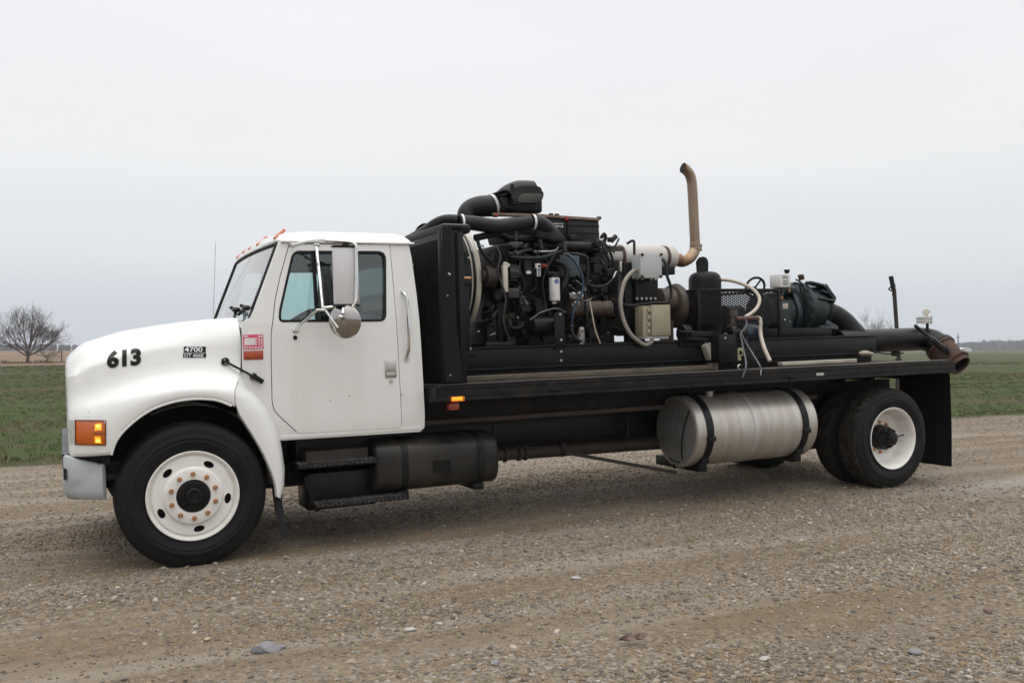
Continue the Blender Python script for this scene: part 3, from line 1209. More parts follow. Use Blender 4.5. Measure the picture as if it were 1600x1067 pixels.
def hood_section(x):
    e = x - XN
    r = 0.15
    ins = r - math.sqrt(max(0, r * r - (r - e) ** 2)) if e < r else 0.0
    t = interp(top_tab, x) - ins * 0.85
    s = interp(sh_tab, x - 0.5 * seam_shift(x))
    lo = hood_lip(x - seam_shift(x))
    k = 0.34 + 0.42 * min(1, max(0, (x + 0.7) / 0.8))       # the shelf over the wheel grows towards the back
    s2 = min(s, t - 0.3)
    pts = [(0.022, lo + 0.002), (0.004, lo + 0.006), (0.0, lo + 0.03), (0.0, lo + (s2 - lo) * 0.45), (0.008, lo + (s2 - lo) * 0.75), (0.028, s2 - 0.025), (0.028 + .05 * k, s2 + 0.008),
           (0.03 + 0.11 * k, s2 + 0.04), (0.03 + 0.155 * k, s2 + 0.085), (0.03 + 0.185 * k, s2 + 0.14), (0.03 + 0.20 * k, s2 + 0.2), (0.03 + .212 * k, (s2 + t) / 2 + 0.03),
           (0.03 + 0.222 * k, t - 0.14), (0.222 + .03 * k, t - 0.078), (0.250 + .03 * k, t - 0.040), (0.292 + .02 * k, t - 0.014), (0.37, t), (0.55, t + 0.010), (0.85, t + 0.016), (1.17, t + 0.018)]
    return [(w + ins * 0.9 if w < 0.9 else w, z) for w, z in pts]


hx = sorted(set([XN + d for d in (0.0, 0.004, 0.015, 0.035, 0.06, 0.09, 0.12, 0.15, 0.19, 0.23, 0.27)] + [p[0] for p in arch_tab if p[0] < XS] +
                [arch_tab[0][0] - 0.004] + [-0.43 + 0.06 * i for i in range(14) if -0.43 + 0.06 * i < XS] + [XS]))
rows = []
for x in hx:
    sec = hood_section(x)
    full = sec + [(WID - w, z) for w, z in sec[-2::-1]]
    rows.append([V((x - seam_shift(x, min(w, WID - w)), w, z)) for w, z in full])
hb = B()
vr = hb.grid(rows)
hb.face(vr[0])                               # the nose
hb.bm.normal_update()
hood_bvh = BVHTree.FromBMesh(hb.bm)


def on_hood(x, z, off=0.003):
    h = hood_bvh.ray_cast(V((x, -1, z)), V((0, 1, 0)))[0]
    return V((x, (h.y if h else 0.1) - off, z))


def on_hood_px(px, py, off=0.003):
    w = 0.2
    for _ in range(4):
        q = Q(px, py, w)
        h = hood_bvh.ray_cast(V((max(q.x, XN + 0.006), -1, q.z)), V((0, 1, 0)))[0]
        if h is None:
            break
        w = h.y
    q = Q(px, py, w)
    q.y = w - off
    return q


hood = part('hood', hb, 'white', truck, 75)
rim = B()
lip = [Q(a, b, 0.006) for a, b in arch_px[:-1]]
rim.tube(lip, 0.008, 6, 3)
part('wheel_arch_lip', rim, 'white', hood)

# corner lamp: clear and amber lens wrapped on the fender
lamp = B()
lamp_px = [[on_hood_px(118 + (165.5 - 118) * i / 10, 656.5 + (695.5 - 656.5) * j / 6, 0.010 if 0 < i < 10 and 0 < j < 6 else 0.0) for i in range(11)] for j in range(7)]
lamp.grid(lamp_px)
corner = part('corner_lamp', lamp, 'amber', truck, 60)
lamp = B()
lamp.grid([[on_hood_px(106.5 + (117.2 - 106.5) * i / 3, 656 + (693.5 - 656) * j / 4, 0.004) for i in range(4)] for j in range(5)])
M['clear_lens'] = mat('clear_lens', (0.50, 0.51, 0.48), 0.2, col2=(0.4, 0.41, 0.4), scale=20, coat=0.6)
part('clear_lens', lamp, 'clear_lens', corner, 60)
b = B()
for pa_, pb_ in (((117.5, 656), (117.5, 694)), ((117.5, 656.3), (165, 656.8)), ((117.5, 694.2), (165, 695.2)), ((165.2, 657), (165.2, 695)), ((146, 676.5), (164.5, 676.8))):
    b.tube([on_hood_px(pa_[0] + (pb_[0] - pa_[0]) * k_ / 5, pa_[1] + (pb_[1] - pa_[1]) * k_ / 5, 0.006 if pa_[0] != 146 else 0.0125) for k_ in range(6)], 0.0028, 6, 0)
M['lamp_frame'] = mat('lamp_frame', (0.10, 0.03, 0.01), 0.4)
part('lamp_frame', b, 'lamp_frame', corner, kind='stuff')
for y0, y1 in ((661, 671.5), (682, 692)):
    b = B()
    b.grid([[on_hood_px(148 + (10.5 - (2.0 if y0 > 670 else 0) * (1 - j / 3)) * i / 3, y0 + (y1 - y0) * j / 3 + (1 - i / 3) * (1.0 if y0 < 670 else -0.6), 0.0125) for i in range(4)] for j in range(4)])
    part('lit_bulb', b, 'amber_lit', corner)
    b = B()
    b.grid([[on_hood_px(150 + 6.0 * i / 2, y0 + (2.2 if y0 < 670 else 4.2) + 4.6 * j / 2, 0.0140) for i in range(3)] for j in range(3)])
    part('lit_bulb', b, 'amber_core', corner)

# lettering on the hood
def hood_letters(txt, px, py, hgt_px, slope, bold, m, name, parent, off=0.004, sx=1.0, sz=None):
    t = curve_text(txt, 1.0, bold)
    t.verts.ensure_lookup_table()
    xs_ = [v.co.x for v in t.verts]
    ysv = [v.co.y for v in t.verts]
    x0, x1, y0, y1 = min(xs_), max(xs_), min(ysv), max(ysv)
    b = B()
    sc = hgt_px / (y1 - y0)
    for axis, lo_, hi_ in ((0, x0, x1), (1, y0, y1)):
        for i in range(1, 14):
            co = [0, 0, 0]
            no = [0, 0, 0]
            co[axis], no[axis] = lo_ + (hi_ - lo_) * i / 14, 1
            bmesh.ops.bisect_plane(t, geom=list(t.verts) + list(t.edges) + list(t.faces), plane_co=co, plane_no=no)
    for v in t.verts:
        u, h = (v.co.x - x0) * sc * sx, (v.co.y - y0) * sc
        v.co = on_hood_px(px + u, py - slope * u - h, off)
    b.join(t)
    return part(name, b, m, parent, 80, recalc=False)


hood_letters('613', 167, 575.8, 27.5, 0.105, 0.05, 'ink', 'number_lettering', hood, sx=1.08)
bd = B()
for (x0, y0, x1, y1) in ((287, 541.5, 321.5, 550.6), (286, 551.8, 322, 558.5)):
    bd.grid([[on_hood_px(x0 + (x1 - x0) * i / 6, y0 + (y1 - y0) * j / 2, 0.004) for i in range(7)] for j in range(3)])
badge = part('model_badge', bd, 'ink', hood)
hood_letters('4700', 288.2, 549.8, 7.6, 0.0, 0.015, 'chrome', 'badge_lettering', badge, 0.006, sx=1.36)
hood_letters('DT 466E', 288, 557.8, 5.2, 0.0, 0.012, 'chrome', 'badge_lettering', badge, 0.006, sx=1.18)
M['chip'] = mat('paint_chip', (0.05, 0.04, 0.035), 0.8)
cb = B()
for cx, cy, s in ((138.5, 644, 1.0), (133, 699, .8), (121, 650, .6), (298, 621.3, 1.6), (305, 621, 1.4), (318, 621, .9)):
    pts = [on_hood_px(cx + s * R.uniform(.6, 1.2) * math.cos(a), cy + 0.7 * s * math.sin(a), 0.002) for a in np.linspace(0, 5.2, 6)]
    cb.face([cb.bm.verts.new(p) for p in pts])
part('paint_chips', cb, 'chip', hood, kind='stuff')

# rubber hood latch
lt = B()
for (x, y, s) in ((352, 564.5, 6.5), (396, 588, 6.0)):
    p = on_hood_px(x, y, 0.0) if x < 375 else Q(x, y, 0.135)
    r = s / 232
    lt.prism(rounded([(p.x - r, p.z - r * .6), (p.x - r * .3, p.z - r), (p.x + r, p.z - r * .5), (p.x + r * .8, p.z + r * .5), (p.x + .1 * r, p.z + r), (p.x - r * .9, p.z + r * .6)], .004, 2), p.y - 0.02, p.y + 0.004)
a, c = on_hood_px(354, 566, 0.025), Q(394, 587, 0.11)
lt.tube([a, (a + c) / 2 + V((0, -.006, 0)), c], 0.008, 8)
lt.bar(Q(395, 587, 0.108), Q(411, 597, 0.108), 0.024, 0.034, 0.004)
latch = part('hood_latch', lt, 'ink', truck)
for x, y in ((350, 562), (351, 568), (356, 566), (394, 584), (400, 589), (394, 591)):
    p = on_hood_px(x, y, 0.024) if x < 375 else Q(x, y, 0.112)
    part('latch_bolt', B().cyl(p, p + V((0, -0.006, 0)), 0.006, n=8), 'steel', latch)

# grille and headlamps on the nose
gb = B().box((XN - 0.0005, 0.45, 0.88), (XN + 0.02, WID - 0.45, 1.36), 0.02)
grille = part('grille', gb, 'grey_plastic', truck)
for i in range(6):
    part('grille_bar', B().box((XN - 0.003, 0.5, 0.92 + 0.07 * i), (XN - 0.001, WID - 0.5, 0.955 + 0.07 * i), 0.006), 'chrome', grille)
for y in (0.22, WID - 0.42):
    part('headlamp', B().box((XN - 0.002, y, 0.86), (XN + 0.02, y + 0.2, 1.02), 0.015), 'clear_lens', truck)

# ------------------------------------------------------------------ bumper
path = [(-0.55, 0.06), (-0.62, 0.045), (-0.70, 0.042), (-0.745, 0.052), (-0.770, 0.075), (-0.782, 0.13), (-0.778, 0.25), (-0.762, 0.6), (-0.757, WID / 2)]
path += [(x, WID - w) for x, w in path[-2::-1]]
bu = B()
rows = []
for x, w in path:
    f = min(1, max(0, (x + 0.784) / 0.234)) if w < 0.13 or w > WID - 0.13 else 0.0
    cw = min(1, max(0, (min(w, WID - w) - 0.12) / 0.3))
    zt, zb = 0.815 - 0.085 * f ** 0.8 - 0.06 * cw, 0.525 - 0.025 * f
    cen = V((-0.45, WID / 2, 0))
    inw = V((cen.x - x, (0.35 if w < WID / 2 else WID - 0.35) - w, 0)).normalized()
    if 0.3 < w < WID - 0.3:
        inw = V((1, 0, 0))
    P = V((x, w, 0))
    prof = [(0.06, zt - 0.012), (0.025, zt), (0.006, zt - 0.006), (0.0, zt - 0.025), (0.0, zb + 0.06), (0.008, zb + 0.02), (0.03, zb), (0.07, zb - 0.005)]
    rows.append([P + inw * d + V((0, 0, z)) for d, z in prof])
vr = bu.grid(rows)
bu.face(vr[0])
bumper = part('bumper', bu, 'grey_plastic', truck, 40)
part('tow_slot', B().prism(rounded([(-0.776, 0.655), (-0.758, 0.65), (-0.758, 0.72), (-0.776, 0.725)], .004, 2), 0.05, 0.10), 'dark', bumper)
part('bumper_bracket', B().box((-0.6, 0.3, 0.6), (0.1, 0.5, 0.72)).box((-0.62, 0.12, 0.62), (-0.35, 0.35, 0.66)).box((-0.78, 0.1, 0.72), (-0.5, WID - 0.1, 0.81)), 'black', truck)

# ------------------------------------------------------------------ cab
def wside(z):
    if z < 0.95:
        return 0.135 + 0.02 * ((0.95 - z) / 0.2) ** 2
    if z < 1.62:
        return 0.135
    return 0.135 + (z - 1.62) * 0.105


def side(far=False, off=0.0):
    if far:
        return lambda x, z: V((x, WID - wside(z) - off, z))
    return lambda x, z: V((x, wside(z) + off, z))


cuts = [0.8, 0.85, 0.9, 0.95, 1.62, 1.7, 1.9]
door_px = [(424, 520), (427, 500), (431, 468), (440, 430), (455, 380.5), (612, 381), (627.5, 668), (467, 677), (437, 650), (428.5, 640), (425.5, 628), (424, 560)]
door_o = rounded(S(door_px, 0.14), [.03, .02, .02, .02, .012, .012, .01, .01, .03, .02, .03, .02], 4)
win_px = [(436, 502), (437, 485), (460, 392.5), (604, 393), (601, 501)]
win_o = rounded(S(win_px, 0.15), [.03, .02, .05, .06, .05], 5)
body_px = [(378.5, 505), (384, 499), (391, 496.5), (400, 477), (411, 451), (421, 424), (430, 401), (437, 384), (441, 377), (642, 379), (646, 400), (652, 460), (657, 530), (661, 600), (663.5, 650), (663.5, 668), (657, 674.5), (440, 688), (430, 690), (417, 668), (399, 641), (378.5, 622)]
body_o = S(body_px, 0.14)
hole = offset(door_o, 0.0055)
cabs = []
for far in (False, True):
    b = B()
    b.plate(body_o, [hole], side(far), (0, 0.02 if not far else -0.02, 0), cuts)
    if far:
        cab_far = part('side_panel', b, 'white', cab_body, 30)
    else:
        cab_body = part('cab', b, 'white', truck, 30)
    d = B()
    d.plate(door_o, [win_o], side(far, -0.004), (0, 0.03 if not far else -0.03, 0), cuts)
    door = part('door', d, 'white', truck, 30)
    j = B()
    j.plate(offset(door_o, 0.035), [offset(win_o, 0.03)], side(far, 0.021), (0, 0.01 if not far else -0.01, 0), cuts)
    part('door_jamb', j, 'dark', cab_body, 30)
    tr = B()
    tr.plate(offset(door_o, -0.01), [offset(win_o, 0.03)], side(far, 0.05), (0, 0.01 if not far else -0.01, 0), cuts)
    part('door_trim', tr, 'interior', door, 30)
    g = B()
    g.plate(offset(win_o, 0.007), [offset(win_o, -0.010)], side(far, -0.007), (0, 0.012 if not far else -0.012, 0), cuts)
    part('window_seal', g, 'ink', door, 30)
    g = B()
    g.plate(offset(win_o, 0.005), [], side(far, 0.014), (0, 0.004 if not far else -0.004, 0), cuts)
    part('window_glass', g, 'glass', door, 30)
    dv = B()
    q0, q1 = Q(495, 392, 0.16), Q(492, 502, 0.14)
    xv = (q0.x + q1.x) / 2
    fn = side(far, 0.008)
    dv.bar(fn(xv, q1.z), fn(xv, q0.z), 0.02, 0.035)
    part('vent_divider', dv, 'ink', door)
    if not far:
        near_door = door
    cabs.append(door)

# rolled sill under the door
b = B()
z0 = Q(440, 688, 0.14).z
part('sill', B().box((0.58, 0.142, z0 - 0.004), (1.675, 0.19, z0 + 0.055), 0.018, 3), 'white', cab_body)
part('sill', B().box((0.58, WID - 0.19, z0 - 0.004), (1.675, WID - 0.142, z0 + 0.055), 0.018, 3), 'white', cab_body)

# roof: a crowned cap over a drip rail
roof = B()
zr = 2.205
xf = lambda w: 0.668 - 0.055 * (1 - ((w - 1.17) / 0.98) ** 2)
rows = []
for k in range(41):
    w = 0.192 + (WID - 0.384) * k / 40
    a = min(k, 40 - k) / 20
    e = min(1, (a / 0.13))
    crown = 0.080 * math.sqrt(max(0, 1 - (1 - e) ** 2)) + 0.045 * a
    f0, r0 = xf(w), 1.655
    row = [V((f0, w, zr - 0.012)), V((f0 - 0.004, w, zr + 0.02 * e)), V((f0 + 0.03, w, zr + crown * 0.62 + 0.008 * e)), V((f0 + 0.09, w, zr + crown * 0.84)), V((f0 + 0.2, w, zr + crown * 0.97)), V((f0 + 0.4, w, zr + crown))]
    row += [V((r0 - 0.35, w, zr + crown)), V((r0 - 0.12, w, zr + crown * 0.96)), V((r0 - 0.05, w, zr + crown * 0.8)), V((r0 - 0.012, w, zr + crown * 0.42)), V((r0, w, zr)), V((r0 - 0.002, w, zr - 0.012))]
    rows.append(row)
roof.grid(rows)
roof_o = part('roof', roof, 'white', truck, 40)
for ww in (0.186, WID - 0.186):
    part('drip_rail', B().bar((0.66, ww, zr - 0.004), (1.66, ww, zr - 0.002), 0.02, 0.016, 0.004), 'white', roof_o)
for i, w in enumerate((0.36, 0.86, 1.17, 1.48, 1.98)):
    b = B()
    f0 = xf(w)
    b.bar((f0 - 0.002, w, zr + 0.030), (f0 + 0.078, w, zr + 0.100), 0.045, 0.022, 0.006)
    part('marker_lamp', b, 'pale_orange', roof_o)

# back wall with window, floor, firewall, dash, seats
hw = lambda z: wside(z) + 0.01
back_o = [(hw(0.82), 0.82), (hw(1.62), 1.62), (hw(2.2), 2.2), (WID - hw(2.2), 2.2), (WID - hw(1.62), 1.62), (WID - hw(0.82), 0.82)]
rw = rounded([(0.5, 1.6), (0.5, 2.08), (WID - 0.5, 2.08), (WID - 0.5, 1.6)], 0.06, 4)
xb = lambda z: 1.677 if z < 1.2 else 1.677 - (z - 1.2) * 0.06
b = B()
b.plate(back_o, [rw], lambda u, z: V((xb(z) - 0.012, u, z)), (-0.02, 0, 0), (1.2,))
part('back_wall', b, 'white', cab_body, 30)
b = B()
b.plate(offset(back_o, -0.012), [offset(rw, 0.01)], lambda u, z: V((xb(z) - 0.04, u, z)), (-0.01, 0, 0), (1.2,))
part('back_trim', b, 'interior', cab_body, 30)
b = B()
b.plate(offset(rw, 0.01), [], lambda u, z: V((xb(z) - 0.022, u, z)), (-0.004, 0, 0))
part('back_glass', b, 'glass', cab_body)
b = B()
for i in range(26):
    u = 0.52 + i * 0.05
    for sgn in (1, -1):
        a, c = V((1.66, u, 1.63)), V((1.66, u + sgn * 0.3, 2.05))
        b.bar(a, c, 0.004, 0.007)
part('window_guard', b, 'steel', cab_body, kind='stuff')
b = B().box((0.45, 0.16, 0.80), (1.64, WID - 0.16, 0.86)).box((0.42, 0.17, 0.84), (0.46, WID - 0.17, 1.60))
part('cab_floor', b, 'black_dusty', cab_body)
b = B().box((0.46, 0.2, 1.30), (0.72, WID - 0.2, 1.56), 0.04).box((0.64, 0.45, 1.52), (0.78, 1.0, 1.60), 0.03)
part('dashboard', b, 'interior', truck)
for w0, w1 in ((0.4, 0.95), (1.2, 1.95)):
    b = B().box((0.98, w0, 1.1), (1.5, w1, 1.28), 0.05, 3)
    b.box((1.42, w0 + 0.02, 1.25), (1.58, w1 - 0.02, 1.72), 0.06, 3)
    part('seat', b, 'seat', truck)
b = B()
cst = V((0.80, 0.68, 1.60))
ax = V((0.55, 0, -0.83)).normalized()
e1, e2 = V((0, 1, 0)), ax.cross(V((0, 1, 0)))
b.tube([cst + (e1 * math.cos(a) + e2 * math.sin(a)) * 0.225 for a in np.linspace(0, 2 * math.pi, 33)], 0.017, 8, 0, False)
b.bar(cst - e2 * 0.2, cst + e2 * 0.2, 0.03, 0.016).bar(cst - e1 * 0.2, cst, 0.03, 0.016)
b.cyl(cst, cst + ax * -0.01 + V((-0.25, 0, -0.25)), 0.035)
part('steering_wheel', b, 'ink', truck)
b = B().box((0.75, 0.25, 2.15), (1.62, WID - 0.25, 2.19))
part('headliner', b, 'interior', cab_body)

# windscreen, pillars and cowl
def ws_pt(u, v):
    """u across (0 near .. 1 far), v up."""
    w = 0.225 + (WID - 0.45) * u - (0.0) * v
    w = 1.17 + (w - 1.17) * (1 - 0.028 * v)
    bow = 0.045 * (1 - ((w - 1.17) / 0.95) ** 2)
    return V((0.438 + (0.662 - 0.438) * v - bow, w, 1.635 + (2.193 - 1.635) * v))


b = B()
b.grid([[ws_pt(u, v) for v in (0, .25, .5, .75, 1)] for u in np.linspace(0.02, 0.98, 25)])
wsc = part('windscreen', b, 'windscreen', truck, 60)
b = B()
loop = [ws_pt(u, 0) for u in np.linspace(0.02, 0.98, 20)] + [ws_pt(0.98, v) for v in np.linspace(0.05, 1, 8)] + [ws_pt(u, 1) for u in np.linspace(0.96, 0.02, 20)] + [ws_pt(0.02, v) for v in np.linspace(0.95, 0, 8)]
b.tube(loop, 0.016, 6, 0, False)
part('windscreen_seal', b, 'ink', wsc)
b = B()
for u0, u1 in ((-0.032, 0.02), (0.98, 1.032)):
    b.grid([[ws_pt(u0, v) + V((0.012 if u0 < 0.5 else 0, 0, 0)), ws_pt((u0 + u1) / 2, v) + V((-0.004, 0, 0)), ws_pt(u1, v) + V((0.01 if u0 > .5 else 0.0, 0, 0))] for v in np.linspace(-0.05, 1.04, 14)])
b.grid([[ws_pt(u, 1.0) + V((0.002, 0, 0)), ws_pt(u, 1.035) + V((0.0, 0, 0.01))] for u in np.linspace(0, 1, 20)])
part('pillars', b, 'white', cab_body, 60)
b = B()
rows = []
for u in np.linspace(-0.01, 1.01, 24):
    p = ws_pt(u, 0)
    tcow = interp(top_tab, XS)
    rows.append([V((XS + 0.012, p.y, 1.25)), V((XS + 0.012, p.y, tcow - 0.03 if 0.05 < u < .95 else tcow - .07)), V((XS + 0.03, p.y, tcow - 0.022 if 0.05 < u < .95 else tcow - .06)), V((p.x + 0.015, p.y, 1.640))])
b.grid(rows)
part('cowl', b, 'white', cab_body, 40)
for (pa, pb_, wa, wb_) in (((369, 484), (366, 498), 0.62, 0.55), ((385, 481), (372, 492), 0.32, 0.4)):
    b = B()
    a = Q(pa[0], pa[1], wa)
    b.sphere(a, (0.035, 0.05, 0.02), 10)
    b.bar(a, Q(pb_[0], pb_[1], wb_), 0.02, 0.014)
    b.bar(a, a + V((-0.03, 0.05, 0.02)), 0.02, 0.02)
    wp = part('wiper', b, 'ink', truck)
b = B()
b.tube([ws_pt(0.09, 0.08) + V((-0.02, 0, 0)), ws_pt(0.02, 0.2) + V((-0.02, 0, 0)), ws_pt(0.05, 0.62) + V((-0.02, 0, 0))], 0.0035, 5)
part('wiper_arm', b, 'steel', wp)
b = B()
q = Q(337, 378, 2.2)
q1 = Q(333, 500, 2.2)
b.tube([q, (q + q1) / 2, q1], 0.003, 5)
part('antenna', b, 'steel', truck)

# rear skirt of the front fender, below the hood seam
pairs = [((361.8, 634), (378, 600)), ((375, 648), (392, 612)), ((394, 677), (411, 631)), ((406, 697), (421, 648)), ((414, 712), (429, 664)), ((424, 735), (438.5, 692)), ((429.6, 751), (444.6, 733)), ((432, 762), (444, 757)), ((433.5, 776), (437, 777.5))]
b = B()
hs_ = hood_section(XS)
rows = [[V((XS + 0.004 - seam_shift(XS, w_), w_, z_)) for w_, z_ in (hs_[0], hs_[2], hs_[3], hs_[4], hs_[6], hs_[8])]]
for (a, c) in pairs[1:]:
    i_, o_ = Q(*a, 0.0), Q(*c, 0.13)
    f_ = max(0.0, 1 - (len(rows) - 1) / 5.0)          # full shoulder at the hood seam, a plain lip at the foot
    m1, m2, m3 = i_.lerp(o_, 0.22), i_.lerp(o_, 0.5 + 0.14 * f_), i_.lerp(o_, 0.78 + 0.12 * f_)
    rows.append([i_ + V((-0.006, 0.05, -0.004)), i_ + V((0, 0.002, 0)), V((m1.x, 0.0, m1.z)), V((m2.x, 0.012 - .006 * f_, m2.z)), V((m3.x, 0.055 - 0.018 * f_, m3.z)), o_ + V((0.004, 0.01, 0.002))])
b.grid(rows)
part('fender_skirt', b, 'white', truck, 60)
# inner splash liner and wheel well
b = B()
for a0, a1 in ((-0.05, 2.0),):
    rows = []
    for a in np.linspace(a0, a1, 18):
        p = V((0.0 + 0.60 * math.cos(a), 0, 0.48 + 0.60 * math.sin(a) * 1.0))
        rows.append([p + V((0, w, 0)) for w in (0.05, 0.3, 0.62)])
    b.grid(rows)
part('splash_liner', b, 'liner', truck, 60)
b = B()
rows = []
for a in np.linspace(1.9, 2.75, 12):
    p = V((-0.02 + 0.60 * math.cos(a), 0, 0.48 + 0.61 * math.sin(a)))
    rows.append([p + V((0, w, 0)) for w in (0.05, 0.3, 0.62)])
b.grid(rows)
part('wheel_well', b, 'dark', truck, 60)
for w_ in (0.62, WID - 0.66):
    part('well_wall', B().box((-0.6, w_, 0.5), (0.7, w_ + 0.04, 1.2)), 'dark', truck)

# sticker, side marker, seam and small fittings on the cowl side
def cab_px(px, py, off):
    q = Q(px, py, 0.135)
    w = wside(q.z) - off
    q = Q(px, py, w)
    return q


def flat_px(b, x0, y0, x1, y1, off, th=0.002):
    a, c = cab_px(x0, y0, off), cab_px(x1, y1, off)
    b.box((a.x, a.y, a.z), (c.x, a.y + th, c.z))


b = B()
flat_px(b, 379.2, 523, 412, 544.8, 0.004, 0.003)
stk = part('sticker', b, 'sticker', truck)
b = B()
flat_px(b, 380.5, 524.5, 388, 526.3, 0.006)
flat_px(b, 403, 524.5, 411, 526.3, 0.006)
for k in range(5):
    flat_px(b, 381.5 + (k == 0) * 1, 528.4 + k * 2.2, 402 - (k % 2) * 3, 529.9 + k * 2.2, 0.006)
for k in range(2):
    flat_px(b, 404.5 + 4 * k, 527.5, 406 + 4 * k, 541, 0.006)
    flat_px(b, 403.5, 530 + 5 * k, 411, 530.8 + 5 * k, 0.006)
for k in range(7):
    flat_px(b, 381 + k * 4.3, 541.5 + (k % 2) * .5, 383.6 + k * 4.3, 544, 0.006)
part('sticker_print', b, 'print', stk)
b = B()
flat_px(b, 380.5, 548.4, 411.5, 561.3, 0.004, 0.006)
mk = part('side_marker', b, 'orange', truck)
b = B()
a, c = cab_px(382, 549.4, 0.014), cab_px(410.5, 559.5, 0.014)
b.box(a, (c.x, a.y + 0.012, c.z), 0.004)
part('marker_lens', b, 'orange', mk)

# grab handle, door handle, key lock, paint chips
b = B()
hp = [(629.5, 455.5), (632, 459), (636, 468), (638, 500), (638.8, 540), (637, 551), (634.5, 559.5)]
b.tube([cab_px(x, y, o_) for (x, y), o_ in zip(hp, (0.005, 0.03, 0.045, 0.05, 0.045, 0.03, 0.005))], 0.0125, 10)
for x, y in ((629.5, 455.5), (635, 560)):
    p = cab_px(x, y, 0.0)
    b.cyl(p, p + V((0, -0.012, 0)), 0.02, n=12)
part('grab_handle', b, 'chrome', truck)
b = B()
a, c = cab_px(601.5, 563, 0.012), cab_px(620, 589.5, 0.012)
b.box(a, (c.x, a.y + 0.012, c.z), 0.005)
dh = part('door_handle', b, 'steel', near_door)
b = B()
a, c = cab_px(604, 566, 0.02), cab_px(618, 579, 0.02)
b.box(a, (c.x, a.y + 0.014, c.z), 0.005)
a, c = cab_px(604, 582, 0.018), cab_px(618, 587, 0.018)
b.box(a, (c.x, a.y + 0.01, c.z), 0.003)
p = cab_px(611, 595.5, 0.004)
b.cyl(p, p + V((0, -0.01, 0)), 0.013, n=14)
part('handle_paddle', b, 'alu_cap', near_door)
b = B()
p = cab_px(461, 527.5, 0.0)
b.cyl(p, p + V((0, -0.014, 0)), 0.017, 0.014, 14)
part('door_plug', b, 'ink', near_door)
b = B()
for cx, cy, s in ((457, 619, .8), (464, 621, 1.0), (473, 618, .6), (516, 626, 1.2), (546, 619, 1.3), (560, 614, .8), (610, 648, .7), (627.5, 617, 1.5), (567, 541, .5), (573, 540, .5)):
    pts = [cab_px(cx + s * R.uniform(.5, 1.2) * math.cos(a), cy + .7 * s * math.sin(a), 0.0055) for a in np.linspace(0, 5.2, 6)]
    b.face([b.bm.verts.new(p) for p in pts])
part('paint_chips', b, 'chip', near_door, kind='stuff')

# wing mirror
mw = -0.16
b = B()
a, c = Q(520, 386, mw), Q(559, 476, mw)
b.box((a.x, mw - 0.02, a.z), (c.x - 0.012, mw + 0.035, c.z), 0.012)
mir = part('wing_mirror', b, 'mirror_back', truck)
part('mirror_edge', B().box((c.x - 0.012, mw - 0.026, a.z), (c.x + 0.004, mw + 0.04, c.z), 0.004), 'chrome', mir)
part('mirror_glass', B().box((c.x + 0.004, mw - 0.02, a.z - 0.01), (c.x + 0.006, mw + 0.035, c.z + 0.01)), 'chrome', mir)
part('mirror_cap', B().box((a.x - 0.004, mw - 0.026, a.z), (c.x + 0.006, mw + 0.04, a.z + 0.012), 0.003).box(Q(536, 380, mw - .02), Q(543, 385, mw + .02)), 'ink', mir)
part('mirror_cap', B().box((a.x - 0.004, mw - 0.026, c.z - 0.012), (c.x + 0.006, mw + 0.04, c.z), 0.003).box(Q(536, 477, mw - .02), Q(543, 483, mw + .02)), 'ink', mir)
b = B()
cq = Q(538.5, 502.5, mw)
b.lathe([(0.034, 0.0), (0.033, 0.03), (0.028, 0.062), (0.018, 0.092), (0.004, 0.115), (-0.006, 0.119), (-0.012, 0.115)], cq, (-0.62, -0.78, -0.08), 40, cap1=True)
rm = part('round_mirror', b, 'dark_chrome', mir)
part('mirror_mount', B().cyl(cq + V((-0.02, -0.03, 0.05)), cq + V((0.0, 0.02, 0.14)), 0.016).sphere(cq + V((-0.035, -0.03, 0.03)), 0.022), 'steel', mir)
b = B()
b.tube([Q(455, 382, .17), Q(462, 382, 0.12), Q(480, 377.5, 0.03), Q(505, 374.5, -0.07), Q(511, 376, -0.1), Q(540, 377.5, mw), Q(551, 379.5, mw - .02), Q(556, 385, mw - .03), Q(556.5, 396, mw - .03), Q(557, 430, mw - .03), Q(556.5, 462, mw - .03), Q(555, 474, mw - .03), Q(549, 480.5, mw - .02), Q(540, 481, mw), Q(522, 479.5, -0.1), Q(507, 481, -0.08)], 0.0125, 10, 5)
b.tube([Q(494.5, 387, 0.165), Q(505, 481.5, -0.07)], 0.0115, 10, 0)
b.tube([Q(496, 484, -0.06), Q(463, 513, 0.12)], 0.0105, 10, 0)
b.tube([Q(507, 482, -0.07), Q(529, 512, mw)], 0.0095, 8, 0)
b.tube([Q(494, 484, -.06), Q(509, 484, -0.08)], 0.009, 8, 0)
for x, y in ((456.5, 382), (494.5, 382), (461.5, 516)):
    p = cab_px(x, y, 0.0)
    b.box(p - V((0.022, 0.01, 0.02)), p + V((0.022, 0.004, 0.02)), 0.006)
part('mirror_arm', b, 'chrome', mir)

# ------------------------------------------------------------------ wheels
def tyre_profile(r, rim_r, wd, shoulder=0.035):
    """(y into the truck from the outer face, radius)"""
    return [(0.045, rim_r - 0.012), (0.022, rim_r + 0.004), (0.008, rim_r + 0.03), (0.0, rim_r + 0.07), (-0.002, rim_r + 0.074), (0.0, rim_r + 0.08), (-0.004, (rim_r + r) / 2), (0.002, r - 0.075), (0.008, r - 0.07), (0.008, r - 0.055), (0.016, r - shoulder), (0.024, r - 0.016),
            (0.042, r - 0.003), (0.06, r)]


def full_profile(r, rim_r, wd, grooves):
    a = tyre_profile(r, rim_r, wd)
    mid = []
    for g in grooves:
        mid += [(g - 0.007, r), (g - 0.005, r - 0.012), (g + 0.005, r - 0.012), (g + 0.007, r)]
    return a + mid + [(wd - y, q) for y, q in a[::-1]]


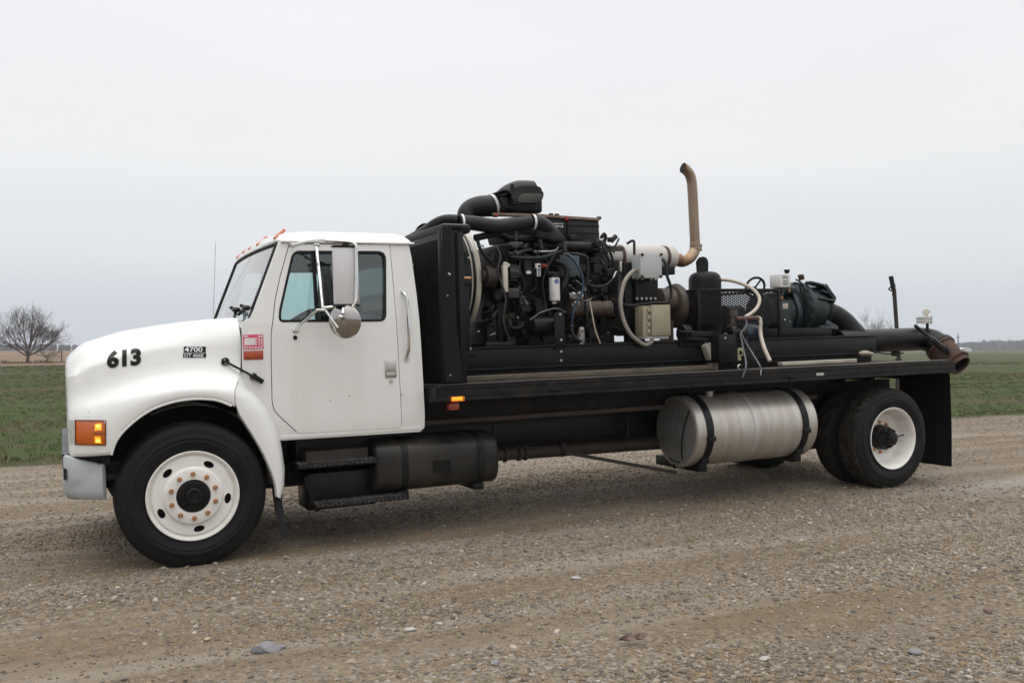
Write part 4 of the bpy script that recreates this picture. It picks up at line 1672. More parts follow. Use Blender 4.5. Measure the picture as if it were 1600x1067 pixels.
def front_wheel(side_w, sgn, name='front_wheel'):
    """sgn +1: outer face looks towards -w."""
    c = V((0.0, side_w, 0.478))
    ax = (0, sgn, 0)
    R0, RR = 0.487, 0.288
    b = B()
    # disc: outer lip, gutter, flat ring with hand holes, cone, hub face
    b.lathe([(0.05, RR - 0.008), (0.012, RR + 0.004), (0.0, RR + 0.012), (-0.004, RR + 0.008), (-0.002, RR), (0.012, RR - 0.010), (0.024, RR - 0.016), (0.020, RR - 0.024), (0.010, RR - 0.03)], c, ax, 72)
    n = 80
    outer = [((RR - 0.03) * math.cos(2 * math.pi * i / n), (RR - 0.03) * math.sin(2 * math.pi * i / n)) for i in range(n)]
    inner = [(0.196 * math.cos(2 * math.pi * i / n), 0.196 * math.sin(2 * math.pi * i / n)) for i in range(n)]
    holes = []
    hb_ = B()
    for k in range(5):
        a = math.radians(62 + 72 * k)
        er, et = V((math.cos(a), math.sin(a), 0)), V((-math.sin(a), math.cos(a), 0))
        hp_ = [er * (0.226 + 0.022 * math.cos(t)) + et * 0.036 * math.sin(t) for t in np.linspace(0, 2 * math.pi, 20, endpoint=False)]
        holes.append([(p.x, p.y) for p in hp_])
    b.plate(outer, holes + [inner], lambda u, v: c + V((u, 0.010 * sgn, v)), (0, 0.016 * sgn, 0))
    b.lathe([(0.010, 0.196), (0.0, 0.19), (-0.012, 0.183), (-0.014, 0.178), (-0.014, 0.112), (0.0, 0.108)], c, ax, 72)
    w = part(name, b, 'white_wheel', truck, 40)
    b = B().lathe([(y, r) for y, r in full_profile(R0, RR, 0.275, (0.075, 0.115, 0.16, 0.2))], c, ax, 96)
    part('tyre', b, 'rubber', w, 25)
    b = B().lathe([(0.03, 0.108), (-0.01, 0.104), (-0.012, 0.098), (-0.010, 0.06), (-0.03, 0.055), (-0.034, 0.05), (-0.034, 0.034), (-0.028, 0.03), (-0.028, 0.0)], c, ax, 40)
    for k in range(6):
        a = k * math.pi / 3
        p = c + V((0.08 * math.cos(a), -0.014 * sgn, 0.08 * math.sin(a)))
        b.cyl(p, p + V((0, -0.012 * sgn, 0)), 0.011, n=6)
    part('hub', b, 'black_oily', w, 30)
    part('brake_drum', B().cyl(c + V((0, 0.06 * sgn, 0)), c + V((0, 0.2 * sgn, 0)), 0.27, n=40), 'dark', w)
    nb = B()
    nb.cyl((0, 0.002 * sgn, 0), (0, -0.004 * sgn, 0), 0.0165, n=14)
    nb.cyl((0, -0.004 * sgn, 0), (0, -0.02 * sgn, 0), 0.0135, n=6)
    nb.cyl((0, -0.02 * sgn, 0), (0, -0.03 * sgn, 0), 0.0075, n=10)
    me = nb.mesh('lug_nut')
    me.materials.append(M['copper'])
    for k in range(10):
        a = math.radians(18 + 36 * k)
        inst('lug_nut', me, w, c + V((0.147 * math.cos(a), -0.014 * sgn, 0.147 * math.sin(a))))
    return w


front_wheel(0.035, 1)
front_wheel(WID - 0.035, -1)


def lug_tread(c, sgn, r, wd):
    """Blocky drive tread as a ring of raised blocks."""
    t = bmesh.new()
    n = 46
    for row in range(5):
        w0 = 0.035 + row * (wd - 0.07) / 5
        w1 = w0 + (wd - 0.07) / 5 - 0.013
        for k in range(n):
            a = 2 * math.pi * (k + 0.5 * (row % 2) + 0.12 * math.sin(row * 2.1)) / n
            da = 2 * math.pi / n * 0.37
            skew = (0.35 if row % 2 else -0.35) * da
            vs = []
            for rr in (r - 0.02, r + 0.003):
                for (aa, ww) in ((a - da + skew, w0), (a + da + skew, w0), (a + da - skew, w1), (a - da - skew, w1)):
                    edge = 0.008 if (row == 0 and ww == w0) or (row == 4 and ww == w1) else 0
                    vs.append(t.verts.new(c + V(((rr - edge) * math.cos(aa), ww * sgn, (rr - edge) * math.sin(aa)))))
            t.faces.new(vs[4:])
            for i in range(4):
                j = (i + 1) % 4
                t.faces.new((vs[i], vs[j], vs[4 + j], vs[4 + i]))
    b = B()
    b.join(t)
    return b


RC = V((6.412, 0, 0.408))


def rear_wheel(side_w, sgn, outer):
    c = V((RC.x, side_w, RC.z))
    ax = (0, sgn, 0)
    R0, RR = 0.472, 0.288
    b = B()
    if outer:
        b.lathe([(0.0, RR + 0.010), (-0.004, RR + 0.006), (-0.002, RR), (0.012, RR - 0.012), (0.03, RR - 0.018), (0.06, RR - 0.03), (0.12, RR - 0.036), (0.155, RR - 0.055), (0.168, RR - 0.09), (0.172, 0.16), (0.172, 0.11)], c, ax, 72)
    else:
        b.lathe([(0.0, RR + 0.010), (0.012, RR - 0.012), (0.06, RR - 0.03), (0.2, RR - 0.03), (0.27, RR)], c, ax, 48)
    w = part('rear_wheel', b, 'white_wheel', truck, 40)
    b = B().lathe(full_profile(R0, RR, 0.27, ()), c, ax, 96)
    part('tyre', b, 'rubber', w, 25)
    part('tread', lug_tread(c, sgn, 0.482, 0.27), 'tread', w, 20, kind='stuff')
    if outer:
        b = B().lathe([(0.18, 0.125), (0.10, 0.115), (0.095, 0.10), (0.055, 0.098), (0.05, 0.07), (0.02, 0.062), (0.0, 0.06), (-0.005, 0.05), (-0.005, 0.0)], c, ax, 32)
        for k in range(8):
            a = 2 * math.pi * k / 8
            p = c + V((0.086 * math.cos(a), 0.055 * sgn, 0.086 * math.sin(a)))
            b.cyl(p, p + V((0, -0.02 * sgn, 0)), 0.011, n=6)
        part('axle_hub', b, 'black_oily', w, 30)
        nb = B()
        nb.cyl((0, 0.004 * sgn, 0), (0, -0.004 * sgn, 0), 0.017, n=14)
        nb.cyl((0, -0.004 * sgn, 0), (0, -0.022 * sgn, 0), 0.014, n=6)
        me = nb.mesh('lug_nut')
        me.materials.append(M['copper'])
        for k in range(10):
            a = math.radians(18 + 36 * k)
            inst('lug_nut', me, w, c + V((0.147 * math.cos(a), 0.17 * sgn, 0.147 * math.sin(a))))
        vs = B().tube([c + V((0.16, 0.1 * sgn, 0.0)), c + V((0.24, 0.09 * sgn, 0.01))], 0.006, 6, 0)
        part('valve_stem', vs, 'ink', w)


rear_wheel(0.02, 1, True)
rear_wheel(0.345, 1, False)
rear_wheel(WID - 0.02, -1, True)
rear_wheel(WID - 0.345, -1, False)

# ------------------------------------------------------------------ chassis
b = B()
for w in (0.74, 1.52):
    b.box((-0.6, w, 0.55), (7.1, w + 0.08, 0.80), 0.006)
for x in (2.0, 2.9, 3.8, 4.6, 5.4, 6.0, 6.9):
    b.box((x, 0.82, 0.6), (x + 0.08, 1.52, 0.76))
part('chassis_frame', b, 'black', truck)
b = B()
b.box((1.72, 0.68, 0.805), (7.1, 0.80, 0.93), 0.005)
b.box((1.72, 1.54, 0.805), (7.1, 1.66, 0.93), 0.005)
for i in range(14):
    x = 1.9 + i * 0.4
    b.box((x, 0.56, 0.935), (x + 0.06, WID - 0.56, 1.02))
part('bed_subframe', b, 'black_dusty', truck)
part('side_channel', B().box((1.72, 0.50, 0.835), (5.9, 0.545, 1.016), 0.004), 'black_dusty', truck)
part('side_channel', B().box((1.72, 1.80, 0.835), (5.9, 1.845, 1.016), 0.004), 'black_dusty', truck)
b = B()
b.box((1.72, 0.48, 0.795), (5.9, 0.56, 0.834), 0.003)
part('wood_strip', b, 'deck', truck)
b = B().tube([(0.9, 1.17, 0.60), (2.4, 1.17, 0.52), (3.4, 1.17, 0.50), (4.9, 1.17, 0.47), (6.4, 1.17, 0.42)], 0.055, 12)
b.cyl((2.5, 1.17, 0.52), (2.62, 1.17, 0.515), 0.1).cyl((3.35, 1.17, 0.5), (3.45, 1.17, 0.5), 0.085)
b.box((0.1, 0.85, 0.35), (1.6, 1.5, 0.85), 0.05)
part('drive_shaft', b, 'rust_dark', truck)
b = B()
b.tube([(2.35, 0.62, 0.50), (3.0, 0.64, 0.485), (3.9, 0.66, 0.47), (4.6, 0.68, 0.45)], 0.052, 12)
for x in (2.55, 2.68, 2.74, 3.1):
    b.lathe([(0, .052), (0.01, .066), (0.03, .066), (0.04, .052)], (x, 0.628, 0.495), (1, 0.01, -0.02), 14)
b.box((4.1, 0.6, 0.43), (4.5, 0.75, 0.53), 0.02)
part('exhaust_pipe', b, 'rust_dark', truck)
b = B()
b.cyl((RC.x, 0.3, RC.z), (RC.x, WID - 0.3, RC.z), 0.075).sphere((RC.x, 1.17, RC.z), (0.24, 0.22, 0.22), 16)
for w in (0.78, 1.56):
    b.tube([(RC.x - 0.7, w, 0.52), (RC.x - 0.3, w, 0.46), (RC.x, w, 0.44), (RC.x + 0.3, w, 0.46), (RC.x + 0.68, w, 0.54)], 0.05, 8)
part('rear_axle', b, 'black_dusty', truck)
b = B().cyl((0, 0.2, 0.45), (0, WID - 0.2, 0.45), 0.06)
for w in (0.78, 1.56):
    b.tube([(-0.6, w, 0.55), (0, w, 0.47), (0.6, w, 0.56)], 0.04, 8)
part('front_axle', b, 'black_dusty', truck)
b = B()
b.bar(Q(884, 707, 0.5), Q(1056, 738, 0.35), 0.03, 0.03)
part('step_rod', b, 'rust_dark', truck)
b = B()
b.bar(Q(1404, 560, 1.9), Q(1404, 640, 1.9), 0.05, 0.05)
part('stake_foot', b, 'rust_dark', truck)
for px_ in (772, 981):
    b = B().tube([Q(px_, 640, 0.62), Q(px_ - 1, 685, 0.6)], 0.012, 6, 0)
    part('vent_pipe', b, 'black_dusty', truck)

# ------------------------------------------------------------------ bed
BT = 1.128                                    # bed top
b = B()
b.box((1.72, -0.03, 1.022), (7.22, 0.045, BT - 0.012), 0.006)
b.box((1.72, -0.042, BT - 0.022), (7.22, 0.0, BT - 0.010), 0.003)
b.box((1.72, -0.038, 1.012), (7.22, 0.02, 1.034), 0.003)
b.box((1.72, WID - 0.045, 1.022), (7.22, WID + 0.03, BT - 0.012), 0.006)
b.box((7.14, 0.046, 1.0), (7.22, WID - 0.046, BT - 0.014), 0.006)
b.box((1.72, 0.046, 1.0), (1.80, WID - 0.046, BT - 0.014), 0.006)
rail = part('bed_rail', b, 'black_dusty', truck)
for i in range(12):
    b = B()
    w0 = 0.05 + i * (WID - 0.1) / 12
    b.box((1.81, w0 + 0.003, BT - 0.05), (7.13, w0 + (WID - 0.1) / 12 - 0.003, BT - R.uniform(0, 0.004)), 0.004, 1)
    part('deck_plank', b, 'deck', truck)
M['treadplate'] = mat('tread_plate', (0.05, 0.045, 0.042), 0.5, 0.3, col2=(0.12, 0.10, 0.085), scale=4, bump=0.4, bscale=70)
b = B().box((1.75, 0.0, BT + 0.002), (7.2, 0.10, BT + 0.008))
part('edge_plate', b, 'treadplate', truck)
b = B()
p = Q(1281, 584.5, -0.032)
b.box((p.x - 0.045, -0.036, p.z - 0.012), (p.x + 0.045, -0.031, p.z + 0.012))
part('scuffed_plate', b, 'alu_cap', truck)
b = B()
for px_, py_ in ((868, 609), (1240, 590), (1085, 602)):
    p = Q(px_, py_, -0.032)
    b.box(p - V((0.05, 0.012, 0.012)), p + V((0.05, 0.01, 0.012)), 0.004)
part('stake_pocket', b, 'black', truck)
# running lamps under the bed rail
b = B()
a, c = Q(703, 619.5, -0.03), Q(725, 627, -0.03)
b.box((a.x, -0.055, a.z), (c.x, 0.0, c.z), 0.008)
bl = part('amber_marker', b, 'amber', truck)
a, c = Q(706, 620.5, -0.058), Q(723, 625.5, -0.058)
part('lit_bulb', B().box((a.x, -0.060, a.z), (c.x, -0.054, c.z), 0.002), 'amber_lit', bl)
b = B()
a, c = Q(700, 629, 0.03), Q(716, 640, 0.03)
b.box((a.x, 0.0, a.z), (c.x, 0.08, c.z), 0.01)
part('red_marker', b, 'orange', truck)

# mud flaps
b = B()
b.grid([[V((7.19 + 0.012 * math.sin(v * 3), 0.02 + 0.62 * u, 1.0 - 0.93 * v)) for u in np.linspace(0, 1, 6)] for v in np.linspace(0, 1, 8)])
b.grid([[V((7.202 + 0.012 * math.sin(v * 3), 0.02 + 0.62 * u, 1.0 - 0.93 * v)) for u in np.linspace(0, 1, 6)] for v in np.linspace(0, 1, 8)])
part('mud_flap', b, 'rubber', truck)
b = B()
b.grid([[V((7.19, WID - 0.02 - 0.62 * u, 1.0 - 0.93 * v)) for u in (0, 1)] for v in (0, 1)])
part('mud_flap', b, 'rubber', truck)
b = B()
ff = [(425, 745, .06), (440, 752, .06), (428, 780, .05), (441, 785, .05), (434, 815, .03), (446, 818, .03), (440, 842, .0), (452, 838, .02)]
rows = [[Q(*ff[2 * i]), Q(*ff[2 * i + 1]), Q(*ff[2 * i + 1]) + V((0.03, 0.5, 0))] for i in range(4)]
b.grid(rows)
part('mud_flap', b, 'rubber', truck)

# ------------------------------------------------------------------ under-cab tank and steps
M['tank_black'] = mat('tank_black', (0.010, 0.0098, 0.0095), 0.4, spec=0.3, col2=(0.034, 0.029, 0.023), scale=4, lo=0.4, hi=0.72, bump=0.15, col3=(0.03, 0.025, 0.018), scale3=3)
b = B()
zc, ry, rz_ = 0.535, 0.26, 0.20
prof = []
tx0, tx1 = 1.30, 2.30
rows = []
for x, k in ((tx0, 0.0), (tx0, 0.90), (tx0 + 0.012, 0.97), (tx0 + 0.03, 1.0), (tx1 - 0.03, 1.0), (tx1 - 0.012, 0.97), (tx1, 0.90), (tx1, 0.0)):
    ring = []
    for i in range(40):
        a = 2 * math.pi * i / 40
        e = 0.55
        cx, sx = math.cos(a), math.sin(a)
        ring.append(V((x, 0.40 + ry * k * math.copysign(abs(cx) ** e, cx), zc + rz_ * k * math.copysign(abs(sx) ** e, sx))))
    rows.append(ring)
b.grid(rows, True)
tk = part('under_cab_tank', b, 'tank_black', truck, 40)
for x in (1.50, 2.12):
    b = B()
    rows = []
    for xx, k in ((x, 1.0), (x, 1.02), (x + 0.05, 1.02), (x + 0.05, 1.0)):
        rows.append([V((xx, 0.40 + ry * k * math.copysign(abs(math.cos(a)) ** .55, math.cos(a)), zc + rz_ * k * math.copysign(abs(math.sin(a)) ** .55, math.sin(a)))) for a in np.linspace(0, 2 * math.pi, 40, endpoint=False)])
    b.grid(rows, True)
    b.box((x - 0.02, 0.2, zc - rz_ - 0.04), (x + 0.07, 0.75, zc - rz_ + 0.01), 0.01)
    part('tank_strap', b, 'black_dusty', tk)
p = Q(765, 684, 0.3)
b = B().cyl(p + V((0, 0, -0.035)), p + V((0, 0, 0.0)), 0.03, n=16).cyl(p, p + V((0, 0, 0.018)), 0.036, n=16)
part('filler_cap', b, 'steel', tk)
a, c = Q(677, 720, 0.135), Q(705, 735, 0.135)
part('tank_plate', B().box((a.x, 0.132, a.z), (c.x, 0.142, c.z)), 'black_oily', tk)


M['worn_steel'] = mat('worn_steel', (0.13, 0.125, 0.12), 0.5, 0.3, col2=(0.03, 0.03, 0.03), scale=14, lo=0.42, hi=0.62)


def tread_step(px0, px1, py, w0, w1, dz):
    a, c = Q(px0, py, w0), Q(px1, py, w0)
    z = a.z
    b = B().box((a.x, w0, z - dz), (c.x, w1, z), 0.005)
    st = part('step', b, 'black_dusty', truck)
    t = B()
    n = int((c.x - a.x) / 0.034)
    for i in range(n):
        for j in range(4):
            x, w = a.x + 0.02 + i * 0.034, w0 + 0.02 + j * 0.034
            s = 1 if (i + j) % 2 else -1
            t.bar((x - 0.010, w - 0.006 * s, z + 0.002), (x + 0.010, w + 0.006 * s, z + 0.002), 0.005, 0.004)
    for i in range(n):                       # the same pattern on the front lip
        x = a.x + 0.02 + i * 0.034
        s = 1 if i % 2 else -1
        t.bar((x - 0.008, w0 - 0.001, z - dz * .5 - .008 * s), (x + 0.008, w0 - 0.001, z - dz * .5 + .008 * s), 0.004, 0.005)
    part('tread_pattern', t, 'worn_steel', st, kind='stuff')


tread_step(466, 590, 726, 0.10, 0.36, 0.035)
tread_step(493, 640, 788, 0.06, 0.34, 0.03)
b = B()
a, c = Q(478, 706, 0.22), Q(576, 724, 0.22)
b.box((a.x, 0.22, a.z), (c.x, 0.5, c.z), 0.01)
part('battery_box', b, 'rust_dark', truck)
b = B()
a, c = Q(480, 740, 0.28), Q(588, 787, 0.28)
b.box((a.x, 0.28, a.z), (c.x, 0.6, c.z), 0.01)
b.bar(Q(478, 745, 0.2), Q(496, 798, 0.2), 0.03, 0.03)
b.box((a.x - 0.05, 0.4, 0.55), (c.x + 0.3, 0.75, 0.78))
part('step_bracket', b, 'black_oily', truck)

# ------------------------------------------------------------------ aluminium fuel tank
TC = Q(1057, 674, 0.33)
TR = 0.318
tw, tz = 0.335, TC.z
x0 = Q(1092, 672, 0.03).x - 0.02
x1 = x0 + 1.36
b = B().lathe([(0, 0), (0.0, TR - 0.03), (0.004, TR - 0.012), (0.014, TR - 0.001), (0.024, TR), (0.036, TR - 0.003), (0.055, TR - 0.003), (1.36 - 0.05, TR - 0.003), (1.36 - 0.03, TR), (1.36 - 0.014, TR - 0.001), (1.355, TR - 0.015), (1.36, TR - 0.03), (1.36, 0)], (x0, tw, tz), (1, 0, 0), 96)
ft = part('fuel_tank', b, 'alu', truck, 40)
b = B().lathe([(-0.002, 0), (-0.0025, TR - 0.045), (0.0, TR - 0.03)], (x0, tw, tz), (1, 0, 0), 64)
part('tank_end', b, 'tank_end', ft)
for x in (x0 + 0.10, x0 + 1.17):
    b = B().lathe([(0, TR - 0.004), (0, TR + 0.006), (0.004, TR + 0.01), (0.066, TR + 0.01), (0.07, TR + 0.006), (0.07, TR - 0.004)], (x, tw, tz), (1, 0, 0), 72)
    for a in (-0.15, -0.85):
        p = V((x + 0.035, tw - (TR + 0.012) * math.cos(a), tz + (TR + 0.012) * math.sin(a)))
        b.box(p - V((0.042, 0.016, 0.02)), p + V((0.042, 0.012, 0.02)), 0.004)
    b.box((x - 0.01, tw - 0.2, tz - TR - 0.03), (x + 0.08, 0.8, tz - TR * 0.82), 0.01)
    part('tank_strap', b, 'black', ft)
b = B().lathe([(0, TR - 0.004), (0, TR + 0.001), (0.05, TR + 0.001), (0.05, TR - 0.004)], (x0 + 0.62, tw, tz), (1, 0, 0), 72)
part('tank_seam', b, 'alu_cap', ft)
p = Q(1108, 612, 0.25)
b = B().cyl(p - V((0, 0, 0.04)), p + V((0, 0, -0.006)), 0.032, n=18).cyl(p + V((0, 0, -0.012)), p + V((0, 0, 0.004)), 0.04, n=18)
part('filler_cap', b, 'alu_cap', ft)
b = B().tube([(x0 - 0.006, 0.12, tz + 0.2), (x0 - 0.012, 0.2, tz + 0.05), (x0 - 0.012, 0.24, tz - 0.12), (x0 - 0.008, 0.24, tz - 0.24)], 0.007, 6)
part('fuel_line', b, 'ink', ft)
b = B().tube([Q(1046, 715, 0.32), Q(1052, 719, 0.3), Q(1062, 722, 0.27)], 0.008, 8).cyl(Q(1052, 726, 0.3), Q(1055, 731, 0.3), 0.014)
part('drain_fitting', b, 'black_dusty', ft)

# ================================================================== WHAT STANDS ON THE BED
def pbox(b, x0, y0, x1, y1, w0, w1, bev=0.006):
    """A box whose near face, at w0, spans the given pixels."""
    a, c = Q(x0, y0, w0), Q(x1, y1, w0)
    b.box((a.x, w0, a.z), (c.x, w1, c.z), bev)
    return b


def bolt_mesh(r=0.012, h=0.012, m='steel'):
    nb = B().cyl((0, 0.002, 0), (0, -h, 0), r, n=6)
    me = nb.mesh('bolt')
    me.materials.append(M[m])
    return me


BOLT = bolt_mesh()
BOLT_S = bolt_mesh(0.007, 0.007)
BOLT_D = bolt_mesh(0.013, 0.014, 'black_dusty')

# ------------------------------------------------------------------ skid
SK0, SK1 = 1.212, 1.402                     # skid beam, bottom and top
skid = thing('skid_frame', (4.5, 1.17, BT), 'long black steel skid beams carrying the engine and pump along the bed', 'skid frame')
for w in (0.52, 1.72):
    b = B().box((1.99, w, SK0), (6.75, w + 0.035, SK1), 0.004)
    b.box((1.99, w - 0.02, SK1 - 0.014), (6.75, w + 0.09, SK1), 0.003)
    b.box((1.99, w - 0.02, SK0), (6.75, w + 0.09, SK0 + 0.014), 0.003)
    part('side_beam', b, 'black', skid)
for x in (2.1, 3.4, 4.62, 5.6, 6.6):
    part('cross_beam', B().box((x, 0.56, SK0 + .02), (x + 0.1, 1.72, SK1 - 0.03), 0.004), 'black', skid)
for w_ in (0.56, 1.70):
    part('sleeper', B().box((2.02, w_, BT + 0.003), (6.72, w_ + 0.09, SK0 - 0.003), 0.004), 'black_dusty', skid)
for i, x in enumerate((2.2, 3.0, 3.8, 4.55)):
    part('spacer_block', B().box((x, 0.66, BT + 0.04), (x + 0.12, 1.69, SK0 - 0.006), 0.004), 'black_dusty', skid)
b = B()
pbox(b, 866, 489, 883, 545, 0.50, 0.515, 0.002)
up = part('upright_plate', b, 'black', skid)
for x, y in ((874.5, 491), (876, 531)):
    inst('bolt', BOLT, up, Q(x, y, 0.498))
for x, y in ((876, 549), (876, 563)):
    inst('bolt', BOLT, skid, Q(x, y, 0.518))
b = B()
pbox(b, 720, 552, 742, 556, 0.50, 0.56, 0.002)
part('foot_bracket', b, 'black_oily', skid)

# planks that lie on the bed
b = B()
a, c = Q(727, 583, 0.33), Q(1122, 570, 0.33)
b.box((a.x, 0.40, BT + 0.002), (c.x + 0.02, 0.49, BT + 0.046), 0.005)
lone('wooden_plank', b, 'wood', (a.x, 0.4, BT), 'long weathered brown plank lying along the bed under the engine skid', 'plank')
b = B()
a, c = Q(1227, 556, 0.32), Q(1344, 552, 0.32)
b.box((a.x, 0.36, BT + 0.010), (c.x, 0.43, BT + 0.045), 0.005)
lone('wooden_plank', b, 'wood_pale', (a.x, 0.35, BT), 'short pale plank lying on the bed under the pump', 'plank')
b = B().sphere(Q(1351, 552, 0.45), (0.07, 0.05, 0.03), 12).sphere(Q(1358, 553, 0.45), (0.05, 0.05, 0.022), 10)
lone('crumpled_rag', b, 'rag', Q(1351, 556, 0.45), 'small crumpled tan rag at the end of the pale plank', 'rag')
b = B()
b.tube([Q(1358, 551, 0.6), Q(1368, 549, 0.62), Q(1378, 552, 0.65), Q(1395, 553, 0.7), Q(1412, 551.5, 0.7)], 0.007, 6)
lone('loose_cable', b, 'ink', Q(1358, 553, 0.6), 'thin black cable lying on the bed behind the rag', 'cable')
b = B()
t_, u_ = Q(1103, 545, 0.42), Q(1121, 566, 0.42)
b.prism([(Q(1103, 541, .42).x, Q(1103, 541, .42).z), (Q(1121, 527, .42).x, Q(1121, 527, .42).z), (Q(1122, 567, .42).x, BT + 0.003), (Q(1116, 566, .42).x, BT + 0.003)], 0.42, 0.50, 0.004)
lone('wooden_wedge', b, 'wood_pale', (u_.x, 0.45, BT), 'weathered wooden wedge beside the black box at the end of the long plank', 'wedge')

# ------------------------------------------------------------------ radiator
rad = thing('radiator', (1.95, 1.17, BT), 'tall black radiator with diamond plate side standing right behind the cab', 'radiator')
b = B()
b.box((1.86, 0.10, BT + 0.003), (2.03, 2.24, 2.29), 0.008)
part('core_housing', b, 'black', rad)
b = B()
for i in range(46):
    y = 0.16 + i * 0.045
    b.box((1.846, y, 1.25), (1.858, y + 0.010, 2.24))
b.box((1.835, 0.10, 1.14), (1.858, 0.15, 2.30), 0.003)
b.box((1.835, 2.18, 1.14), (1.858, 2.24, 2.30), 0.003)
part('front_grille', b, 'black_dusty', rad, kind='stuff')
b = B()
o_ = S([(690, 360), (706, 355), (708, 420), (713, 500), (719, 560), (724.5, 596), (697, 597), (693, 540), (689, 457)], 0.05)
b.prism(o_, 0.05, 0.062)
dp = part('tread_plate', b, 'black', rad)
t = B()
for i in range(9):
    for j in range(62):
        x, z = 1.795 + i * 0.022 + (j % 2) * 0.011, 1.16 + j * 0.019
        # inside the outline?
        ins = False
        for k in range(len(o_)):
            (xa, za), (xb_, zb_) = o_[k - 1], o_[k]
            if (za > z) != (zb_ > z) and x < (xb_ - xa) * (z - za) / (zb_ - za) + xa:
                ins = not ins
        if ins:
            s = 1 if (i + j) % 2 else -1
            t.bar((x - 0.007, 0.049, z - 0.005 * s), (x + 0.007, 0.049, z + 0.005 * s), 0.004, 0.005)
part('tread_pattern', t, 'black_dusty', dp, kind='stuff')
for x, y in ((699, 462), (703.5, 586)):
    inst('bolt', BOLT_S, dp, Q(x, y, 0.046))
b = B()
pbox(b, 708, 353, 721, 545, 0.10, 0.14, 0.004)
pbox(b, 706, 351, 724, 357, 0.08, 0.2, 0.003)
part('corner_post', b, 'black', rad)
b = B()
pbox(b, 719, 446, 736, 544, 0.34, 0.42, 0.006)
pst = part('support_post', b, 'black', rad)
b = B()
pbox(b, 717, 432, 737, 436.5, 0.33, 0.40, 0.008)
part('post_clamp', b, 'copper', pst)
b = B()
pbox(b, 716, 438, 738, 444, 0.32, 0.43, 0.004)
part('clamp_plate', b, 'black_oily', pst)
for x in (727, 735):
    part('foot_bolt', B().cyl(Q(x, 546, 0.38), Q(x, 541, 0.38), 0.009, 0.003, 8), 'steel', pst)
# sloping top tank and fill neck
b = B()
b.box((1.87, 0.14, 2.285), (2.12, 2.2, 2.36), 0.03)
part('top_tank', b, 'black', rad)
b = B().box((2.03, 0.3, 1.3), (2.1, 2.05, 2.25), 0.01)
part('shroud_box', b, 'black_oily', rad)
# fan shroud ring
M['cream'] = mat('cream_enamel', (0.60, 0.56, 0.48), 0.45, col2=(0.42, 0.36, 0.28), scale=5, col3=(0.50, 0.46, 0.39), scale3=3)
FC = V((2.455, 1.17, 1.985))
b = B().lathe([(0.0, 0.432), (-0.008, 0.445), (-0.03, 0.452), (-0.05, 0.446), (-0.053, 0.434), (-0.03, 0.434), (-0.008, 0.429)], FC, (1, 0, 0), 80)
part('fan_ring', b, 'cream', rad, 30)
b = B().lathe([(-0.085, 0.450), (-0.09, 0.453), (-0.097, 0.448), (-0.095, 0.44), (-0.085, 0.44)], FC, (1, 0, 0), 80)
part('inner_ring', b, 'cream', rad, 30)
b = B().lathe([(-0.36, 0.50), (-0.06, 0.440), (-0.055, 0.42)], FC, (1, 0, 0), 60)
part('fan_shroud', b, 'black', rad, 30)
for i in range(8):
    a = i * math.pi / 4
    b = B()
    rows = []
    for r_ in (0.08, 0.25, 0.41):
        p = FC + V((-0.1, r_ * math.cos(a), r_ * math.sin(a)))
        d = V((0.05, -0.09 * math.sin(a), 0.09 * math.cos(a)))
        rows.append([p - d, p + d])
    b.grid(rows)
    part('fan_blade', b, 'black', rad)
for (x, y, w) in ((753, 383, 0.62), (731, 402, 0.4), (700, 427, .045)):
    part('bright_bolt', B().cyl(Q(x, y, w), Q(x + 3, y + 3, w), 0.010, n=8), 'steel', rad)

# ------------------------------------------------------------------ engine
eng = thing('diesel_engine', (3.1, 1.17, SK1), 'big black six cylinder diesel engine mounted behind the radiator', 'engine')
b = B()
a, c = Q(775, 405, 0.90), Q(960, 520, 0.90)
b.box((2.72, 0.90, 1.50), (4.0, 1.45, 2.30), 0.03)
b.box((2.75, 0.95, 1.30), (3.9, 1.4, 1.52), 0.04)
for i in range(6):
    x = 2.80 + i * 0.195
    b.box((x, 0.87, 1.62), (x + 0.12, 0.905, 1.80), 0.015)
    b.box((x + 0.02, 0.865, 1.86), (x + 0.13, 0.905, 2.02), 0.012)
part('engine_block', b, 'block_dark', eng)
part('front_cover', B().box((2.62, 0.82, 1.42), (2.73, 1.52, 2.28), 0.05), 'block_dark', eng)
b = B()
b.cyl((2.52, 1.17, 1.95), (2.74, 1.17, 1.95), 0.07).cyl((2.52, 1.17, 1.95), (2.56, 1.17, 1.95), 0.16, n=32)
b.lathe([(0, 0.10), (0, .15), (.02, .155), (.03, .14), (.05, .155), (.07, .15), (.07, .1)], (2.60, 1.0, 1.66), (1, 0, 0), 32)
b.lathe([(0, 0.06), (0, .10), (.02, .105), (.03, .09), (.05, .105), (.07, .1), (.07, .06)], (2.60, 0.88, 2.0), (1, 0, 0), 32)
b.lathe([(0, 0.03), (0, .075), (.03, .07), (.05, .075), (.05, .03)], (2.62, 0.80, 1.85), (1, 0, 0), 28)
part('pulley', b, 'black_oily', eng)
